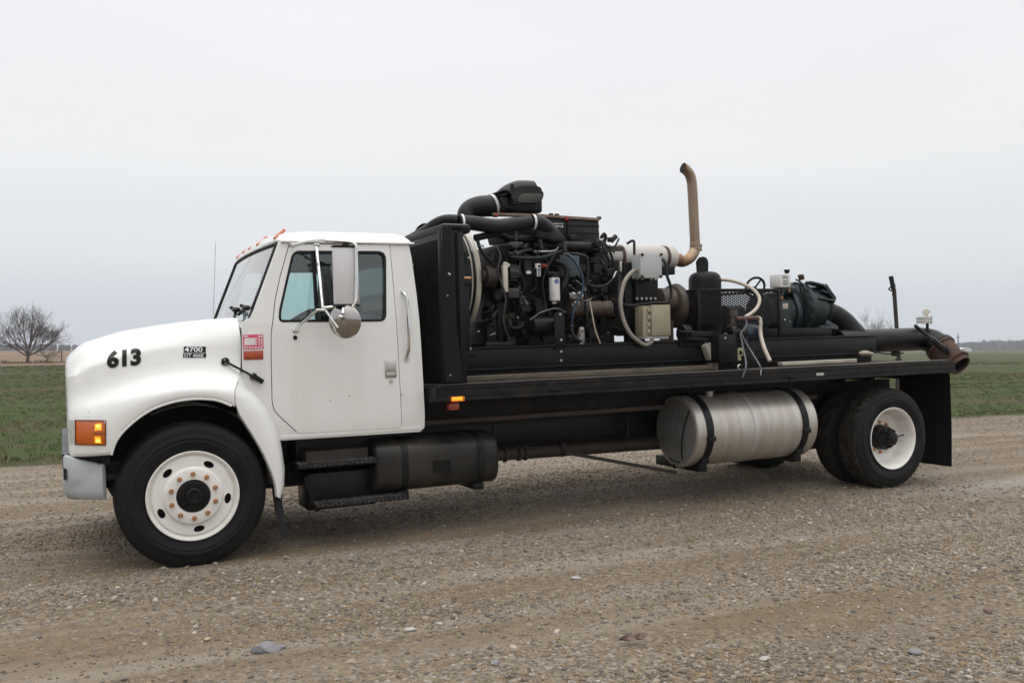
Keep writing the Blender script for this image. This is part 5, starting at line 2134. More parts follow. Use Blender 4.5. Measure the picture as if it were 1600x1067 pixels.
# valve cover with rusty gasket rail
w0 = 0.92
o_ = S([(792, 343), (845, 338), (936, 344), (937.5, 378), (905, 379), (800, 375)], w0)
b = B().prism(o_, w0, 1.42, 0.012)
vc = part('valve_cover', b, 'engine_grey', eng, 30)
b = B()
for ya, yb_ in ((351.5, 353), (363, 364.2)):
    q0, q1 = Q(846, ya - 0.8, w0 - 0.004), Q(936, ya + 2.2, w0 - 0.004)
    b.bar(q0, q1, 0.012, 0.010)
part('cover_ridge', b, 'black', vc)
b = B()
b.bar(Q(770, 334.5, w0 - 0.01), Q(846, 336.8, w0 - 0.01), 0.03, 0.02).bar(Q(845, 337, w0 - 0.01), Q(936, 343.2, w0 - 0.01), 0.03, 0.022)
M['gasket'] = mat('gasket_tan', (0.22, 0.15, 0.105), 0.7, col2=(0.13, 0.08, 0.06), scale=8)
part('gasket_rail', b, 'gasket', vc)
for x, y in ((776, 337), (836, 337.5), (886, 342)):
    part('red_clip', pbox(B(), x - 2.4, y - 3, x + 2.4, y + 2.5, w0 - 0.03, w0, 0.003), 'red', vc)
b = B()
b.bar(Q(887, 344, w0 - 0.012), Q(888, 377, w0 - 0.012), 0.012, 0.014)
part('cover_strap', b, 'ink', vc)
for x, y in ((861, 336), (870, 336.5), (936, 341)):
    part('cover_bolt', B().cyl(Q(x, y + 2, 1.0), Q(x, y - 2, 1.0), 0.022, n=10), 'black', vc)


def flat_text(txt, px, py, hpx, w, bold, m, name, parent, sx=1.0, slope=0.0):
    t = curve_text(txt, 1.0, bold)
    xs_ = [v.co.x for v in t.verts]
    ysv = [v.co.y for v in t.verts]
    x0, y0, y1 = min(xs_), min(ysv), max(ysv)
    sc = hpx / (y1 - y0)
    for v in t.verts:
        v.co = Q(px + (v.co.x - x0) * sc * sx, py + slope * (v.co.x - x0) * sc * sx - (v.co.y - y0) * sc, w)
    b = B()
    b.join(t)
    return part(name, b, m, parent, 80, recalc=False)


b = pbox(B(), 861, 347.5, 886.5, 356.5, w0 - 0.008, w0, 0.001)
pl = part('number_plate', b, 'engine_grey', vc)
flat_text('63913', 863, 355.4, 6.8, w0 - 0.0095, 0.03, 'print', 'number_lettering', pl, 0.8, 0.02)
b = B()
b.tube([Q(939, 372, 1.0) + V((0, 0, 0)), Q(944, 366, 1.0), Q(946, 373, 1.0), Q(941, 379, 1.0), Q(935.5, 376, 1.0)], 0.018, 8)
part('lifting_eye', b, 'black', eng)
# intake: upper elbow and air cleaner
b = B()
b.tube([Q(735, 350, 1.15), Q(729, 338, 1.15), Q(735, 328, 1.15), Q(750, 323, 1.12), Q(768, 322, 1.1)], [0.085, 0.085, 0.09, 0.095, 0.095], 20, 6)
part('intake_elbow', b, 'hose', eng, 60)
for x in (768.5, 776):
    b = B()
    q0, q1 = Q(x, 322.5 - (x - 768) * .2, 1.1), Q(x + 4.0, 321.5 - (x - 768) * .2, 1.1)
    b.cyl(q0, q1, 0.103, n=28, caps=False)
    part('hose_clamp', b, 'white_dull', eng)
b = B()
b.tube([Q(764, 322.5, 1.1), Q(782, 318, 1.1), Q(797, 308, 1.1), Q(812, 303, 1.1), Q(832, 302.5, 1.1)], [0.09, 0.105, 0.115, 0.12, 0.115], 20, 6)
part('cleaner_neck', b, 'hose', eng, 60)
b = B()
b.box(Q(786, 304, 0.93), Q(849, 333, 0.93) + V((0, 0.36, 0)), 0.03, 3)
ac = part('air_cleaner', b, 'black_oily', eng, 50)
b = B()
o_ = rounded(S([(789, 300), (812, 290.5), (842, 290), (851, 296), (851, 308), (846, 316), (815, 318.5), (800, 318), (806, 306)], 0.86), [.02, .05, .05, .03, .03, .04, .06, .03, .03], 5)
b.prism(o_, 0.88, 1.42, 0.03)
part('cleaner_cover', b, 'hose', ac, 50)
b = B()
o_ = rounded(S([(806, 316), (814, 303), (846, 302), (849, 309), (843, 317.5)], 0.872), .03, 4)
b.prism(o_, 0.868, 0.9, 0.008)
M['cleaner_panel'] = mat('cleaner_panel', (0.035, 0.031, 0.026), 0.6, col2=(0.05, 0.045, 0.036), scale=9)
part('cleaner_panel', b, 'cleaner_panel', ac, 50)
b = B().cyl(Q(800, 297, 1.0), Q(800, 288.5, 1.0), 0.018, n=10).cyl(Q(751, 316, 1.1), Q(751, 313.5, 1.1), 0.02, n=8)
part('cleaner_stud', b, 'black', ac)
# charge air pipe along the front
b = B()
b.tube([Q(636, 380, 1.0), Q(652, 372, 0.95), Q(668, 362, 0.85), Q(682, 350, 0.75), Q(697, 344.5, 0.68), Q(714, 345, 0.65)], [0.06, 0.062, 0.06, 0.05, 0.048, 0.05], 16, 6)
part('charge_pipe_end', b, 'black', eng, 60)
b = B()
b.tube([Q(716, 346.5, 0.65), Q(740, 349, 0.65), Q(775, 353.5, 0.65), Q(805, 350.5, 0.65), Q(829, 347, 0.65)], [0.058, 0.062, 0.062, 0.06, 0.055], 20, 6)
part('charge_hose', b, 'hose', eng, 60)
for x, y in ((719, 347), (831, 347)):
    b = B().cyl(Q(x, y, 0.65), Q(x + 3.4, y, 0.65), 0.066, n=28, caps=False)
    part('hose_clamp', b, 'white_dull', eng)
b = B()
b.tube([Q(829, 347, 0.65), Q(842, 348, 0.66), Q(852, 355, 0.70), Q(866, 370, 0.78), Q(876, 381, 0.84)], [0.056, 0.062, 0.066, 0.07, 0.062], 18, 6)
b.prism(S([(838, 343), (846, 342), (887, 374), (880, 379), (838, 372)], 0.66), 0.66, 0.82, 0.02)
part('intake_boot', b, 'hose', eng, 40)
# manifold and rail
b = B()
b.tube([Q(830, 383, 0.78), Q(880, 385, 0.80), Q(933, 387, 0.80)], 0.05, 16, 0)
b.tube([Q(742, 372, 0.7), Q(775, 366, 0.72), Q(800, 374, 0.75), Q(838, 372, 0.76)], 0.03, 10)
for i in range(6):
    x = 800 + i * 24
    b.tube([Q(x, 384, 0.78), Q(x + 3, 392, 0.82), Q(x + 5, 398, 0.9)], 0.032, 10)
part('intake_manifold', b, 'black_oily', eng, 50)
# ECU, filter, plates
b = pbox(B(), 875, 398, 906, 433, 0.70, 0.76, 0.008)
ecu = part('control_module', b, 'blue_grey', eng)
for i in range(8):
    part('cooling_fin', pbox(B(), 877, 400.5 + i * 4, 904, 402 + i * 4, 0.692, 0.705, 0.002), 'blue_grey', ecu)
b = B()
fq0, fq1 = Q(866, 434, 0.66), Q(866, 470, 0.66)
b.lathe([(-0.006, 0.0), (-0.006, 0.042), (0, 0.046), (0.06, 0.047), (fq0.z - fq1.z - 0.01, 0.047), (fq0.z - fq1.z, 0.043), (fq0.z - fq1.z + 0.002, 0)], fq0, (0, 0, -1), 32)
of = part('oil_filter', b, 'white_dull', eng, 40)
b = B()
for k in range(3):
    hw_ = (2.6, 4.0, 2.6)[k]
    b.grid([[Q(866 - hw_ + 2 * hw_ * i / 6, 436.3 + k * 2.6 + j * 2.0, 0.66) + V((0, -math.sqrt(max(0, 0.048 ** 2 - (Q(866 - hw_ + 2 * hw_ * i / 6, 440, .66).x - fq0.x) ** 2)), 0)) for i in range(7)] for j in range(2)])
part('blue_emblem', b, 'blue_ink', of, 80)
b = B().cyl(Q(866, 471, 0.66), Q(866, 474.5, 0.66), 0.015).bar(Q(862.5, 473.5, .655), Q(869.5, 473.5, .655), 0.008, 0.008)
part('drain_valve', b, 'steel', of)
b = B()
b.cyl(Q(866, 434, 0.66) + V((0, 0, 0.0)), Q(866, 428, 0.66), 0.05)
pbox(b, 855, 424, 878, 432, 0.66, 0.9, 0.01)
part('filter_head', b, 'block_dark', eng)
b = B()
pbox(b, 786, 414, 794.5, 456, 0.62, 0.66, 0.004)
b.bar(Q(787, 411, 0.64), Q(795, 416, 0.64), 0.04, 0.03, 0.004)
part('belt_bracket', b, 'cream', eng)
b = B()
pbox(b, 819, 398, 832, 430, 0.68, 0.84, 0.012)
cmp_ = part('air_compressor', b, 'engine_grey', eng)
b = B()
b.lathe([(0, 0), (0, 0.012)], (0, 0, 0), (0, -1, 0), 20)
b.move(Matrix.Translation(Q(826, 425.5, 0.677)) @ Matrix.Diagonal((2.1, 1, 1.1, 1)))
part('oval_plate', b, 'print', cmp_)
b = B()
pbox(b, 837, 411.5, 845, 420, 0.66, 0.68, 0.002)
part('white_plate', b, 'print', eng)
part('plate_hole', B().cyl(Q(842.5, 416, 0.662), Q(842.5, 416, 0.655), 0.011, n=12), 'dark', eng)
b = B().cyl(Q(846, 415.5, 0.70), Q(854, 416, 0.70), 0.022, n=16)
M['red_part'] = mat('red_enamel', (0.30, 0.035, 0.02), 0.5, col2=(0.16, 0.03, 0.02), scale=10)
part('red_sender', b, 'red_part', eng)
part('white_tag', pbox(B(), 839, 421, 845, 432, 0.665, 0.675, 0.002), 'white_dull', eng)
part('tag_stripe', pbox(B(), 841.5, 421, 843.5, 432, 0.661, 0.668, 0.001), 'blue_ink', eng)
# pump, starter, alternator
b = B()
b.cyl(Q(891, 463, 0.68), Q(908, 463, 0.68), 0.040, n=24).cyl(Q(888, 463, 0.68), Q(891, 463, 0.68), 0.03)
part('starter_solenoid', b, 'steel', eng)
M['brown_iron'] = mat('brown_iron', (0.07, 0.05, 0.034), 0.6, col2=(0.035, 0.03, 0.026), scale=9)
b = B()
b.cyl(Q(889, 482, 0.70), Q(938, 482, 0.70), 0.068, n=28)
b.cyl(Q(936, 482, 0.70), Q(952, 482, 0.70), 0.055, 0.075, n=28)
stt = part('starter_motor', b, 'brown_iron', eng)
for x, y in ((894.5, 476), (905, 476.5)):
    part('starter_stud', B().sphere(Q(x, y + .5, 0.632), 0.009, 8), 'steel', stt)
part('starter_label', pbox(B(), 898, 470.5, 906, 474, 0.630, 0.637, 0.001), 'white_dull', stt)
b = B()
b.cyl(Q(757, 432, 0.72), Q(772, 432, 0.72), 0.09, n=30).cyl(Q(752, 432, 0.72), Q(757, 432, 0.72), 0.05, n=20)
part('idler_hub', b, 'rust_dark', eng)
b = B()
b.cyl(Q(793, 426, 0.72), Q(808, 426, 0.72), 0.065, n=24)
for i in range(10):
    a = 2 * math.pi * i / 10
    p = Q(800, 426, 0.72) + V((0, 0.066 * math.cos(a), 0.066 * math.sin(a)))
    b.box(p - V((0.03, 0.006, 0.006)), p + V((0.03, 0.006, 0.006)))
part('alternator', b, 'casting', eng)
b = B()
b.box(Q(800, 377, .62), Q(812, 388, .62) + V((0, .1, 0)), .012)
b.cyl(Q(806, 376, .66), Q(806, 362, .66), .014, n=10).cyl(Q(803, 392, .64), Q(809, 398, .64), .022, n=10)
b.cyl(Q(796, 382, .64), Q(816, 381, .64), .017, n=10)
part('throttle_valve', b, 'casting', eng)
b = B()
b.cyl(Q(843, 375, .62), Q(846, 388, .64), .018, n=10).cyl(Q(881, 377, .66), Q(883, 393, .66), .016, n=10)
b.cyl(Q(820, 470, .66), Q(824, 477, .64), .016, n=8)
part('line_union', b, 'casting', eng)
b = B()
pbox(b, 794, 450, 812, 466, 0.70, 0.85, 0.01)
pbox(b, 812, 462, 822, 476, 0.74, 0.85, 0.008)
part('water_pump_body', b, 'casting', eng)
b = B()
b.cyl(Q(831, 510, 0.66), Q(872, 508, 0.66), 0.085, n=32)
b.sphere(Q(831, 510, 0.66), (0.03, 0.085, 0.085), 20)
part('air_reservoir', b, 'black_oily', eng)
b = B()
pbox(b, 760, 500, 806, 540, 0.85, 1.5, 0.02)
pbox(b, 760, 535, 800, 541, 0.60, 1.5, 0.004)
part('engine_mount', b, 'block_dark', eng)
b = B().tube([Q(795, 504, .62), Q(800, 512, .6), Q(812, 512, .6), Q(818, 504, .64)], 0.014, 8)
part('coolant_line', b, 'black_dusty', eng)
# small fuel filter
b = B()
q0, q1 = Q(908, 515, 0.60), Q(908, 535, 0.60)
b.cyl(q0, q1, 0.032, n=22)
ff_ = part('fuel_filter', b, mat('mottled_tin', (0.42, 0.40, 0.38), 0.45, 0.4, col2=(0.05, 0.045, 0.04), scale=26, lo=0.42, hi=0.6), eng)
part('filter_head', B().cyl(Q(908, 515, 0.6), Q(908, 511, 0.6), 0.028, n=16).cyl(q1, Q(908, 540, 0.6), 0.02), 'steel', ff_)
# hoses and wires
hoses = [
    ('blue_hose_line', 'blue_hose', 0.0115, [(883, 396, .66), (893, 402, .6), (904, 418, .57), (911, 440, .56), (909, 458, .56), (900, 476, .57), (894, 496, .58), (893, 508, .6)]),
    ('coolant_hose', 'hose', 0.026, [(868, 408, .68), (880, 412, .64), (886, 424, .63), (884, 440, .63), (880, 452, .64), (879, 466, .7)]),
    ('fuel_hose', 'hose', 0.014, [(885, 396, .7), (905, 398, .62), (917, 404, .6), (918, 430, .6), (914, 460, .6), (916, 490, .6), (922, 520, .62), (922, 540, .64)]),
    ('air_line', 'hose', 0.012, [(900, 430, .64), (925, 447, .6), (945, 446, .6), (958, 436, .6), (966, 424, .6)]),
    ('pale_wire', 'cream_hose', 0.007, [(921, 468, .62), (925, 490, .6), (930, 515, .6), (938, 537, .6)]),
    ('copper_pipe', 'steel', 0.008, [(845, 393, .66), (858, 393, .66), (868, 391, .68), (872, 386, .7)]),
    ('thin_hose', 'hose', 0.010, [(850, 362, .74), (862, 372, .7), (872, 380, .7)]),
    ('dark_hose', 'hose', 0.016, [(745, 372, .7), (752, 392, .66), (770, 412, .66), (776, 424, .7)]),
    ('front_pipe', 'casting', 0.014, [(795, 396, .66), (808, 396, .64), (818, 392, .66), (830, 390, .7)]),
    ('steam_line', 'hose', 0.012, [(770, 360, .7), (800, 358, .68), (820, 361, .7), (836, 366, .7)]),
    ('oil_line', 'hose', 0.012, [(905, 462, .62), (896, 452, .62), (888, 446, .66), (884, 452, .7)]),
    ('drain_hose', 'hose', 0.012, [(893, 512, .6), (896, 524, .58), (905, 532, .57), (914, 534, .6)]),
    ('harness_loop', 'hose', 0.012, [(931, 374, .85), (940, 382, .8), (946, 395, .78), (952, 410, .8), (950, 424, .84)]),
    ('harness_loop', 'hose', 0.012, [(934, 378, .9), (948, 384, .86), (955, 398, .84), (958, 412, .84), (956, 424, .86)]),
    ('harness_loop', 'hose', 0.010, [(936, 388, .9), (941, 400, .84), (939, 412, .84), (942, 424, .86)]),
    ('sensor_wire', 'hose', 0.006, [(815, 395, .66), (812, 420, .62), (820, 445, .6), (812, 470, .62), (820, 495, .64)]),
    ('sensor_wire', 'hose', 0.006, [(870, 392, .64), (860, 410, .6), (848, 440, .6), (852, 480, .6), (846, 500, .62)]),
    ('oil_pipe', 'casting', 0.010, [(775, 385, .66), (782, 400, .63), (778, 425, .63), (790, 465, .62), (786, 500, .64), (795, 530, .66)]),
    ('vent_line', 'bolt_grey', 0.006, [(900, 438, .62), (915, 452, .58), (902, 458, .58), (912, 470, .58), (925, 466, .6)]),
    ('brake_line', 'bolt_grey', 0.006, [(828, 500, .58), (846, 488, .56), (870, 482, .56), (884, 488, .58)]),
    ('loom', 'hose', 0.017, [(800, 402, .64), (826, 404, .6), (850, 402, .6), (866, 396, .64), (880, 392, .68)]),
    ('tie_strap', 'print', 0.006, [(963, 424, .62), (960, 430, .6), (957, 437, .6)]),
]
for nm, mm, r_, pts in hoses:
    part(nm, B().tube([Q(*p) for p in pts], r_, 8), mm, eng, 60)
for x, y in ((836, 393), (842.5, 393), (882, 397), (815, 457), (890, 446), (921, 439), (893, 503), (893.5, 509), (950, 520), (747, 518)):
    part('bright_fitting', B().cyl(Q(x - 2, y, .62), Q(x + 2, y + .5, .62), R.uniform(.008, .013), n=8), 'bolt_grey' if R.random() < .75 else 'brown_iron', eng)
# the clutter of small castings, brackets, bolt heads and lines over the block
b = B()
for i in range(230):
    x, y = R.uniform(766, 962), R.uniform(372, 534)
    w = R.uniform(0.72, 0.90)
    p = Q(x, y, w)
    k = R.random()
    s = R.uniform(0.010, 0.035)
    if k < 0.4:
        b.box(p - V((s * R.uniform(.5, 1.8), s, s * R.uniform(.5, 1.6))), p + V((s, s, s)), 0.004, 1)
    elif k < 0.75:
        d = V((R.gauss(0, 1), R.gauss(0, .4), R.gauss(0, 1))).normalized()
        b.cyl(p - d * s, p + d * s * 1.4, s * R.uniform(.4, .9), n=10)
    else:
        q = p + V((R.uniform(-.16, .16), R.uniform(-.06, .06), R.uniform(-.14, .14)))
        b.tube([p, (p + q) / 2 + V((R.gauss(0, .03), -R.uniform(0, .05), R.gauss(0, .03))), q], R.uniform(.005, .011), 6, 4)
part('engine_fittings', b, 'block_dark', eng, 40, kind='stuff')
b = B()
for i in range(70):
    p = Q(R.uniform(768, 955), R.uniform(380, 530), R.uniform(0.70, 0.86))
    s = R.uniform(0.006, 0.014)
    if R.random() < .6:
        b.cyl(p, p + V((0, -0.012, 0)), s, n=6)
    else:
        d = V((R.gauss(0, 1), 0, R.gauss(0, 1))).normalized()
        b.cyl(p - d * .03, p + d * .03, s * .6, n=6)
part('engine_bolts', b, 'bolt_grey', eng, 40, kind='stuff')
b = B()
b.lathe([(0, 0), (0, 0.20), (0.02, 0.24), (0.08, 0.26), (0.22, 0.26), (0.26, 0.22), (0.30, 0.12), (0.34, 0.1)], (3.98, 1.17, 1.72), (1, 0, 0), 40)
part('flywheel_housing', b, 'block_dark', eng)

# ------------------------------------------------------------------ muffler and stack
mw_ = 1.0
muf = thing('exhaust_muffler', Q(1000, 405, mw_), 'white cylindrical muffler with a tall heat stained exhaust stack', 'muffler')
mz = Q(1000, 402, mw_)
xa, xb2 = Q(940, 402, mw_).x, Q(1052, 402, mw_).x
MR = 0.108
b = B().lathe([(0, 0), (0, MR - .02), (0.01, MR - .004), (0.02, MR), (xb2 - xa - .02, MR), (xb2 - xa - .008, MR - .004), (xb2 - xa, MR - .025), (xb2 - xa + .004, 0)], (xa, mw_, mz.z), (1, 0, 0), 48)
part('barrel', b, 'muffler', muf, 40)
for x in (964, 1034):
    xq = Q(x, 402, mw_).x
    b = B().lathe([(0, MR - .002), (0, MR + .004), (0.034, MR + .004), (0.034, MR - .002)], (xq, mw_, mz.z), (1, 0, 0), 48)
    part('band', b, 'rust', muf, 30)
b = pbox(B(), 968.5, 408, 972.5, 424, mw_ - MR - .03, mw_ - MR - .02, .002)
part('band_tail', b, 'cream', muf)
b = pbox(B(), 1030, 415, 1055, 429, mw_ - .05, mw_ + .1, .004)
part('saddle', b, 'black', muf)
zt = mz.z
b = B()
p0 = Q(1056, 407, mw_)
p0.z = zt - 0.02
el = [p0, Q(1066, 409, mw_), Q(1078, 403, mw_), Q(1085.5, 391, mw_), Q(1086, 379, mw_)]
b.tube(el, 0.053, 24, 8)
b.cyl(p0 + V((0.0, 0, 0)), p0 + V((0.05, 0, 0)), 0.06, n=24)
part('elbow', b, 'elbow', muf, 50)
b = B()
stk_ = [Q(1086, 382, mw_), Q(1084, 340, mw_), Q(1082, 300, mw_), Q(1080.5, 283, mw_), Q(1077, 272, mw_), Q(1070, 264, mw_), Q(1067, 262.5, mw_)]
P_ = smoothpts(stk_, 8)
b.tube(P_, [0.049, 0.049, 0.049, 0.049, 0.049, 0.050, 0.050], 28, 0, False)
part('stack', b, 'stack', muf, 60)
b = B().cyl(P_[-1] + (P_[-2] - P_[-1]).normalized() * 0.03, P_[-1], 0.044, n=28)
part('stack_mouth', b, 'dark', muf)
b = B()
q0, q1 = Q(1086.5, 393, mw_), Q(1086, 378, mw_)
b.lathe([(0, .05), (0.002, .056), (0.03, .057), (.034, .054), (.05, .055), (.075, .053)], q0, (q1 - q0), 28)
cl_ = part('stack_clamp', b, 'stack', muf)
part('clamp_bolt', B().cyl(Q(1095, 390, mw_), Q(1095.5, 383, mw_), 0.008).bar(Q(1093, 391, mw_), Q(1097, 391, mw_), .01, .01).bar(Q(1093, 383, mw_), Q(1097, 383, mw_), .01, .01), 'black', cl_)

# ------------------------------------------------------------------ boxes on their stand
stand = thing('control_stand', (Q(1015, 540, 0.62).x, 0.7, SK1), 'black bolted plate stand carrying the two electrical boxes', 'stand')
b = B()
pbox(b, 993, 432, 1029, 476, 0.62, 0.64, 0.003)
pbox(b, 975, 410, 1003, 540, 0.66, 0.70, 0.003)
part('plate', b, 'black', stand)
for x in (994.5, 1002, 1009, 1016, 1023):
    inst('bolt', BOLT, stand, Q(x, 466.5, 0.617))
for x in (995, 1003, 1017, 1023.5):
    inst('bolt', BOLT, stand, Q(x, 436, 0.617))
inst('bolt', BOLT, stand, Q(994.5, 476, 0.617))
b = B()
b.tube([Q(979.5, 381, 0.7), Q(987, 376.5, 0.68), Q(990.5, 377.5, 0.67), Q(991, 384, 0.66), Q(991, 412, 0.66), Q(990, 440, 0.66)], 0.012, 8, 4)
part('crooked_rod', b, 'black', stand)
ebox = thing('electrical_box', Q(1014, 435, 0.5), 'grey square enclosure with a blank lid above the tan box', 'electrical box')
b = pbox(B(), 1001, 396.5, 1034, 434, 0.47, 0.62, 0.004)
# left side visible: the body reaches back
part('enclosure', b, 'box_grey', ebox)
b = pbox(B(), 1000.5, 396, 1034.5, 434.5, 0.455, 0.475, 0.003)
part('lid', b, 'box_grey', ebox)
for x, y in ((1003, 398), (1032.5, 398), (1003, 432.5), (1032, 432.5)):
    inst('screw', BOLT_D, ebox, Q(x, y, 0.456))
part('gland', B().cyl(Q(998, 421, .54), Q(1002, 421, .54), 0.018), 'box_grey', ebox)
tbox = thing('junction_box', Q(1028, 526, 0.45), 'yellowed tan enclosure with hinged ribbed edge below the grey box', 'electrical box')
b = pbox(B(), 1005, 478, 1048, 525, 0.44, 0.58, 0.006)
part('enclosure', b, 'box_tan', tbox)
b = pbox(B(), 1017.5, 476.5, 1048.5, 524, 0.415, 0.442, 0.006)
part('lid', b, 'box_tan', tbox)
b = pbox(B(), 1004, 478, 1013, 526, 0.425, 0.442, 0.004)
part('hinge_flange', b, 'box_tan', tbox)
for i in range(4):
    part('hinge_knuckle', pbox(B(), 1012.5, 482 + i * 11, 1017, 488 + i * 11, 0.412, 0.44, 0.004), 'box_tan', tbox)
b = pbox(B(), 1006, 526, 1045, 529, 0.44, 0.6, 0.002)
part('mount_rail', b, 'alu_cap', tbox)
b = B()
b.tube([Q(1000, 421, .54), Q(988, 425, .52), Q(976, 440, .5), Q(970.5, 462, .49), Q(970, 480, .49), Q(976, 505, .48), Q(987, 524, .47), Q(1002, 536, .46), Q(1010, 538.5, .46), Q(1017, 535, .46), Q(1019, 530, .47)], 0.019, 12, 6)
lone('conduit_hose', b, 'conduit', Q(970, 480, .49), 'thick grey conduit looping from the grey box down to the tan box', 'conduit', ang=60)
b = B()
b.tube([Q(1035, 405, .6), Q(1040, 412, .56), Q(1042, 430, .55), Q(1048, 448, .54), Q(1048, 464, .54), Q(1040, 473, .54), Q(1020, 473, .54), Q(1000, 476, .55), Q(978, 477, .5), Q(970, 470, .5), Q(967, 455, .52), Q(969, 440, .55)], 0.014, 10, 6)
lone('black_cable', b, 'hose', Q(1040, 473, .54), 'black cable looping round the stand between the two boxes', 'cable', ang=60)
b = B()
b.lathe([(0, 0), (0, 0.16), (0.02, 0.2), (0.07, 0.215), (0.10, 0.2), (0.13, 0.15), (0.15, 0.05), (0.15, 0)], Q(1046, 478, 0.95), (1, 0, 0), 40)
b.cyl(Q(1028, 470, 0.9), Q(1048, 470, 0.9), 0.12, n=24)
b.cyl(Q(1065, 478, 0.95), Q(1085, 478, 0.95), 0.05, n=20)
b.cyl(Q(1080, 480, 0.95), Q(1092, 480, 0.95), 0.085, n=20)
b.box(Q(1049, 500, 0.85), Q(1053, 540, 0.85) + V((0, 0.2, 0)))
lone('clutch_housing', b, 'brown_iron', Q(1055, 530, 0.95), 'round rust brown clutch housing between the engine and the black vessel', 'housing')

# ------------------------------------------------------------------ black pressure vessel
ves = thing('pressure_vessel', (Q(1101, 530, 0.95).x, 0.95, SK1), 'upright black pressure vessel with a lifting lug on top', 'vessel')
vx = Q(1101, 430, 0.95).x
vr_ = (Q(1123, 440, .95).x - Q(1079, 440, .95).x) / 2 * 0.93
vt = Q(1101, 424.5, .95).z
b = B().lathe([(0, 0), (0.002, vr_ * .45), (0.012, vr_ * .72), (0.035, vr_ * .9), (0.065, vr_ * .98), (0.1, vr_), (vt - SK1, vr_)], (vx, .95, vt), (0, 0, -1), 48)
part('shell', b, 'black_dusty', ves, 60)
b = B()
o_ = rounded(S([(1092.5, 428), (1091, 408), (1097, 400.5), (1104, 402.5), (1107, 409), (1106.5, 428)], .93), [0, .02, .02, .02, .02, 0], 4)
cen = Q(1099, 411, .93)
hole_ = [(cen.x + .012 * math.cos(a), cen.z + .016 * math.sin(a)) for a in np.linspace(0, 2 * math.pi, 14, endpoint=False)]
b.plate(o_, [hole_], lambda u, v: V((u, .93, v)), (0, 0.04, 0))
part('lifting_lug', b, 'black_dusty', ves)
part('hose_fitting', B().cyl(Q(1120, 437, .88), Q(1126, 437, .86), 0.016), 'steel', ves)
b = B()
b.tube([Q(1122, 437, .88), Q(1140, 438, .8), Q(1158, 443, .7), Q(1175, 451, .6), Q(1185, 462, .52), Q(1186.5, 472, .48), Q(1182, 482, .45), Q(1173, 490, .42), Q(1164, 495.5, .40)], 0.0165, 12, 6)
lone('cream_hose', b, 'cream_hose', Q(1164, 496, .4), 'cream hose arching from the black vessel over the mesh guard', 'hose', ang=60)

# ------------------------------------------------------------------ mesh guard
grd = thing('mesh_guard', (Q(1150, 505, 0.62).x, 0.9, SK1), 'black expanded metal guard round the pump shaft', 'guard')
gw0, gw1 = 0.62, 1.55
gx0, gx1 = Q(1091, 480, gw0).x, Q(1217, 480, gw0).x
gz0, gz1 = Q(1150, 506, gw0).z, Q(1150, 455, gw0).z + 0.01


def mesh_panel(b, o, eu, ev, lu, lv, pu=0.046, pv=0.024, th=0.0085):
    """Expanded metal: two families of slanted strands."""
    n = int(lu / pu) + int(lv / pv) + 2
    for sgn in (1, -1):
        for i in range(-int(lv / pv) - 2, int(lu / pu) + int(lv / pv) + 3):
            # line u = i*pu + sgn * v * pu / pv
            pts = []
            for v in (0, lv):
                pts.append((i * pu + sgn * v * pu / pv, v))
            (ua, va), (ub, vb) = pts
            if ua > ub:
                (ua, va), (ub, vb) = (ub, vb), (ua, va)
            if ub < 0 or ua > lu or ub == ua:
                continue
            if ua < 0:
                va += (vb - va) * (0 - ua) / (ub - ua)
                ua = 0
            if ub > lu:
                vb = va + (vb - va) * (lu - ua) / (ub - ua)
                ub = lu
            if ub - ua < 0.004:
                continue
            b.bar(o + eu * ua + ev * va, o + eu * ub + ev * vb, th, th)


for nm, o, eu, lu in (('mesh_panel', V((gx0, gw0, gz0)), V((1, 0, 0)), gx1 - gx0), ('mesh_panel', V((gx0, gw1, gz0)), V((1, 0, 0)), gx1 - gx0), ('mesh_panel', V((gx0, gw0, gz0)), V((0, 1, 0)), gw1 - gw0)):
    b = B()
    mesh_panel(b, o, eu, V((0, 0, 1)), lu, gz1 - gz0)
    part(nm, b, 'black', grd)
b = B()
for w in (gw0, gw1):
    b.box((gx0, w - .012, gz1 - 0.012), (gx1, w + .012, gz1 + 0.014), .003)
for x in (gx0, gx1):
    b.box((x - .012, gw0, gz1 - .012), (x + .012, gw1, gz1 + .012), .003)
for x, w in ((gx0, gw0), (gx1, gw0), (gx0, gw1), (gx1, gw1)):
    b.box((x - .014, w - .014, SK1), (x + .014, w + .014, gz1), .003)
part('guard_frame', b, 'black', grd)
b = B().cyl((gx0 - .1, 1.1, gz0 + .06), (gx1 + .1, 1.1, gz0 + .06), 0.045, n=20)
b.cyl((gx0 + .25, 1.1, gz0 + .06), (gx0 + .42, 1.1, gz0 + .06), 0.10, n=24).cyl((gx1 - .3, 1.1, gz0 + .06), (gx1 - .1, 1.1, gz0 + .06), 0.13, n=24)
b.box((gx1 - .25, .95, SK1), (gx1 - .12, 1.25, gz0), .02)
lone('drive_coupling', b, 'black_oily', ((gx0 + gx1) / 2, 1.1, SK1), 'dark drive shaft with couplings inside the mesh guard', 'shaft')
b = B()
hc = Q(1180, 449, 1.0)
e1_, e2_ = V((0.95, 0.1, 0.3)).normalized(), V((-.3, 0, .95)).normalized()
b.tube([hc + (e1_ * math.cos(a) * 0.135 + e2_ * math.sin(a) * 0.095) for a in np.linspace(0, 2 * math.pi, 25)], 0.013, 8, 0, False)
for a in (0.6, 2.7, 4.8):
    b.bar(hc, hc + e1_ * math.cos(a) * .132 + e2_ * math.sin(a) * .092, .014, .014)
b.cyl(hc, hc + V((0, 0, -.2)), .016)
lone('valve_handwheel', b, 'black', hc + V((0, 0, -.2)), 'black valve handwheel standing up behind the mesh guard', 'handwheel')

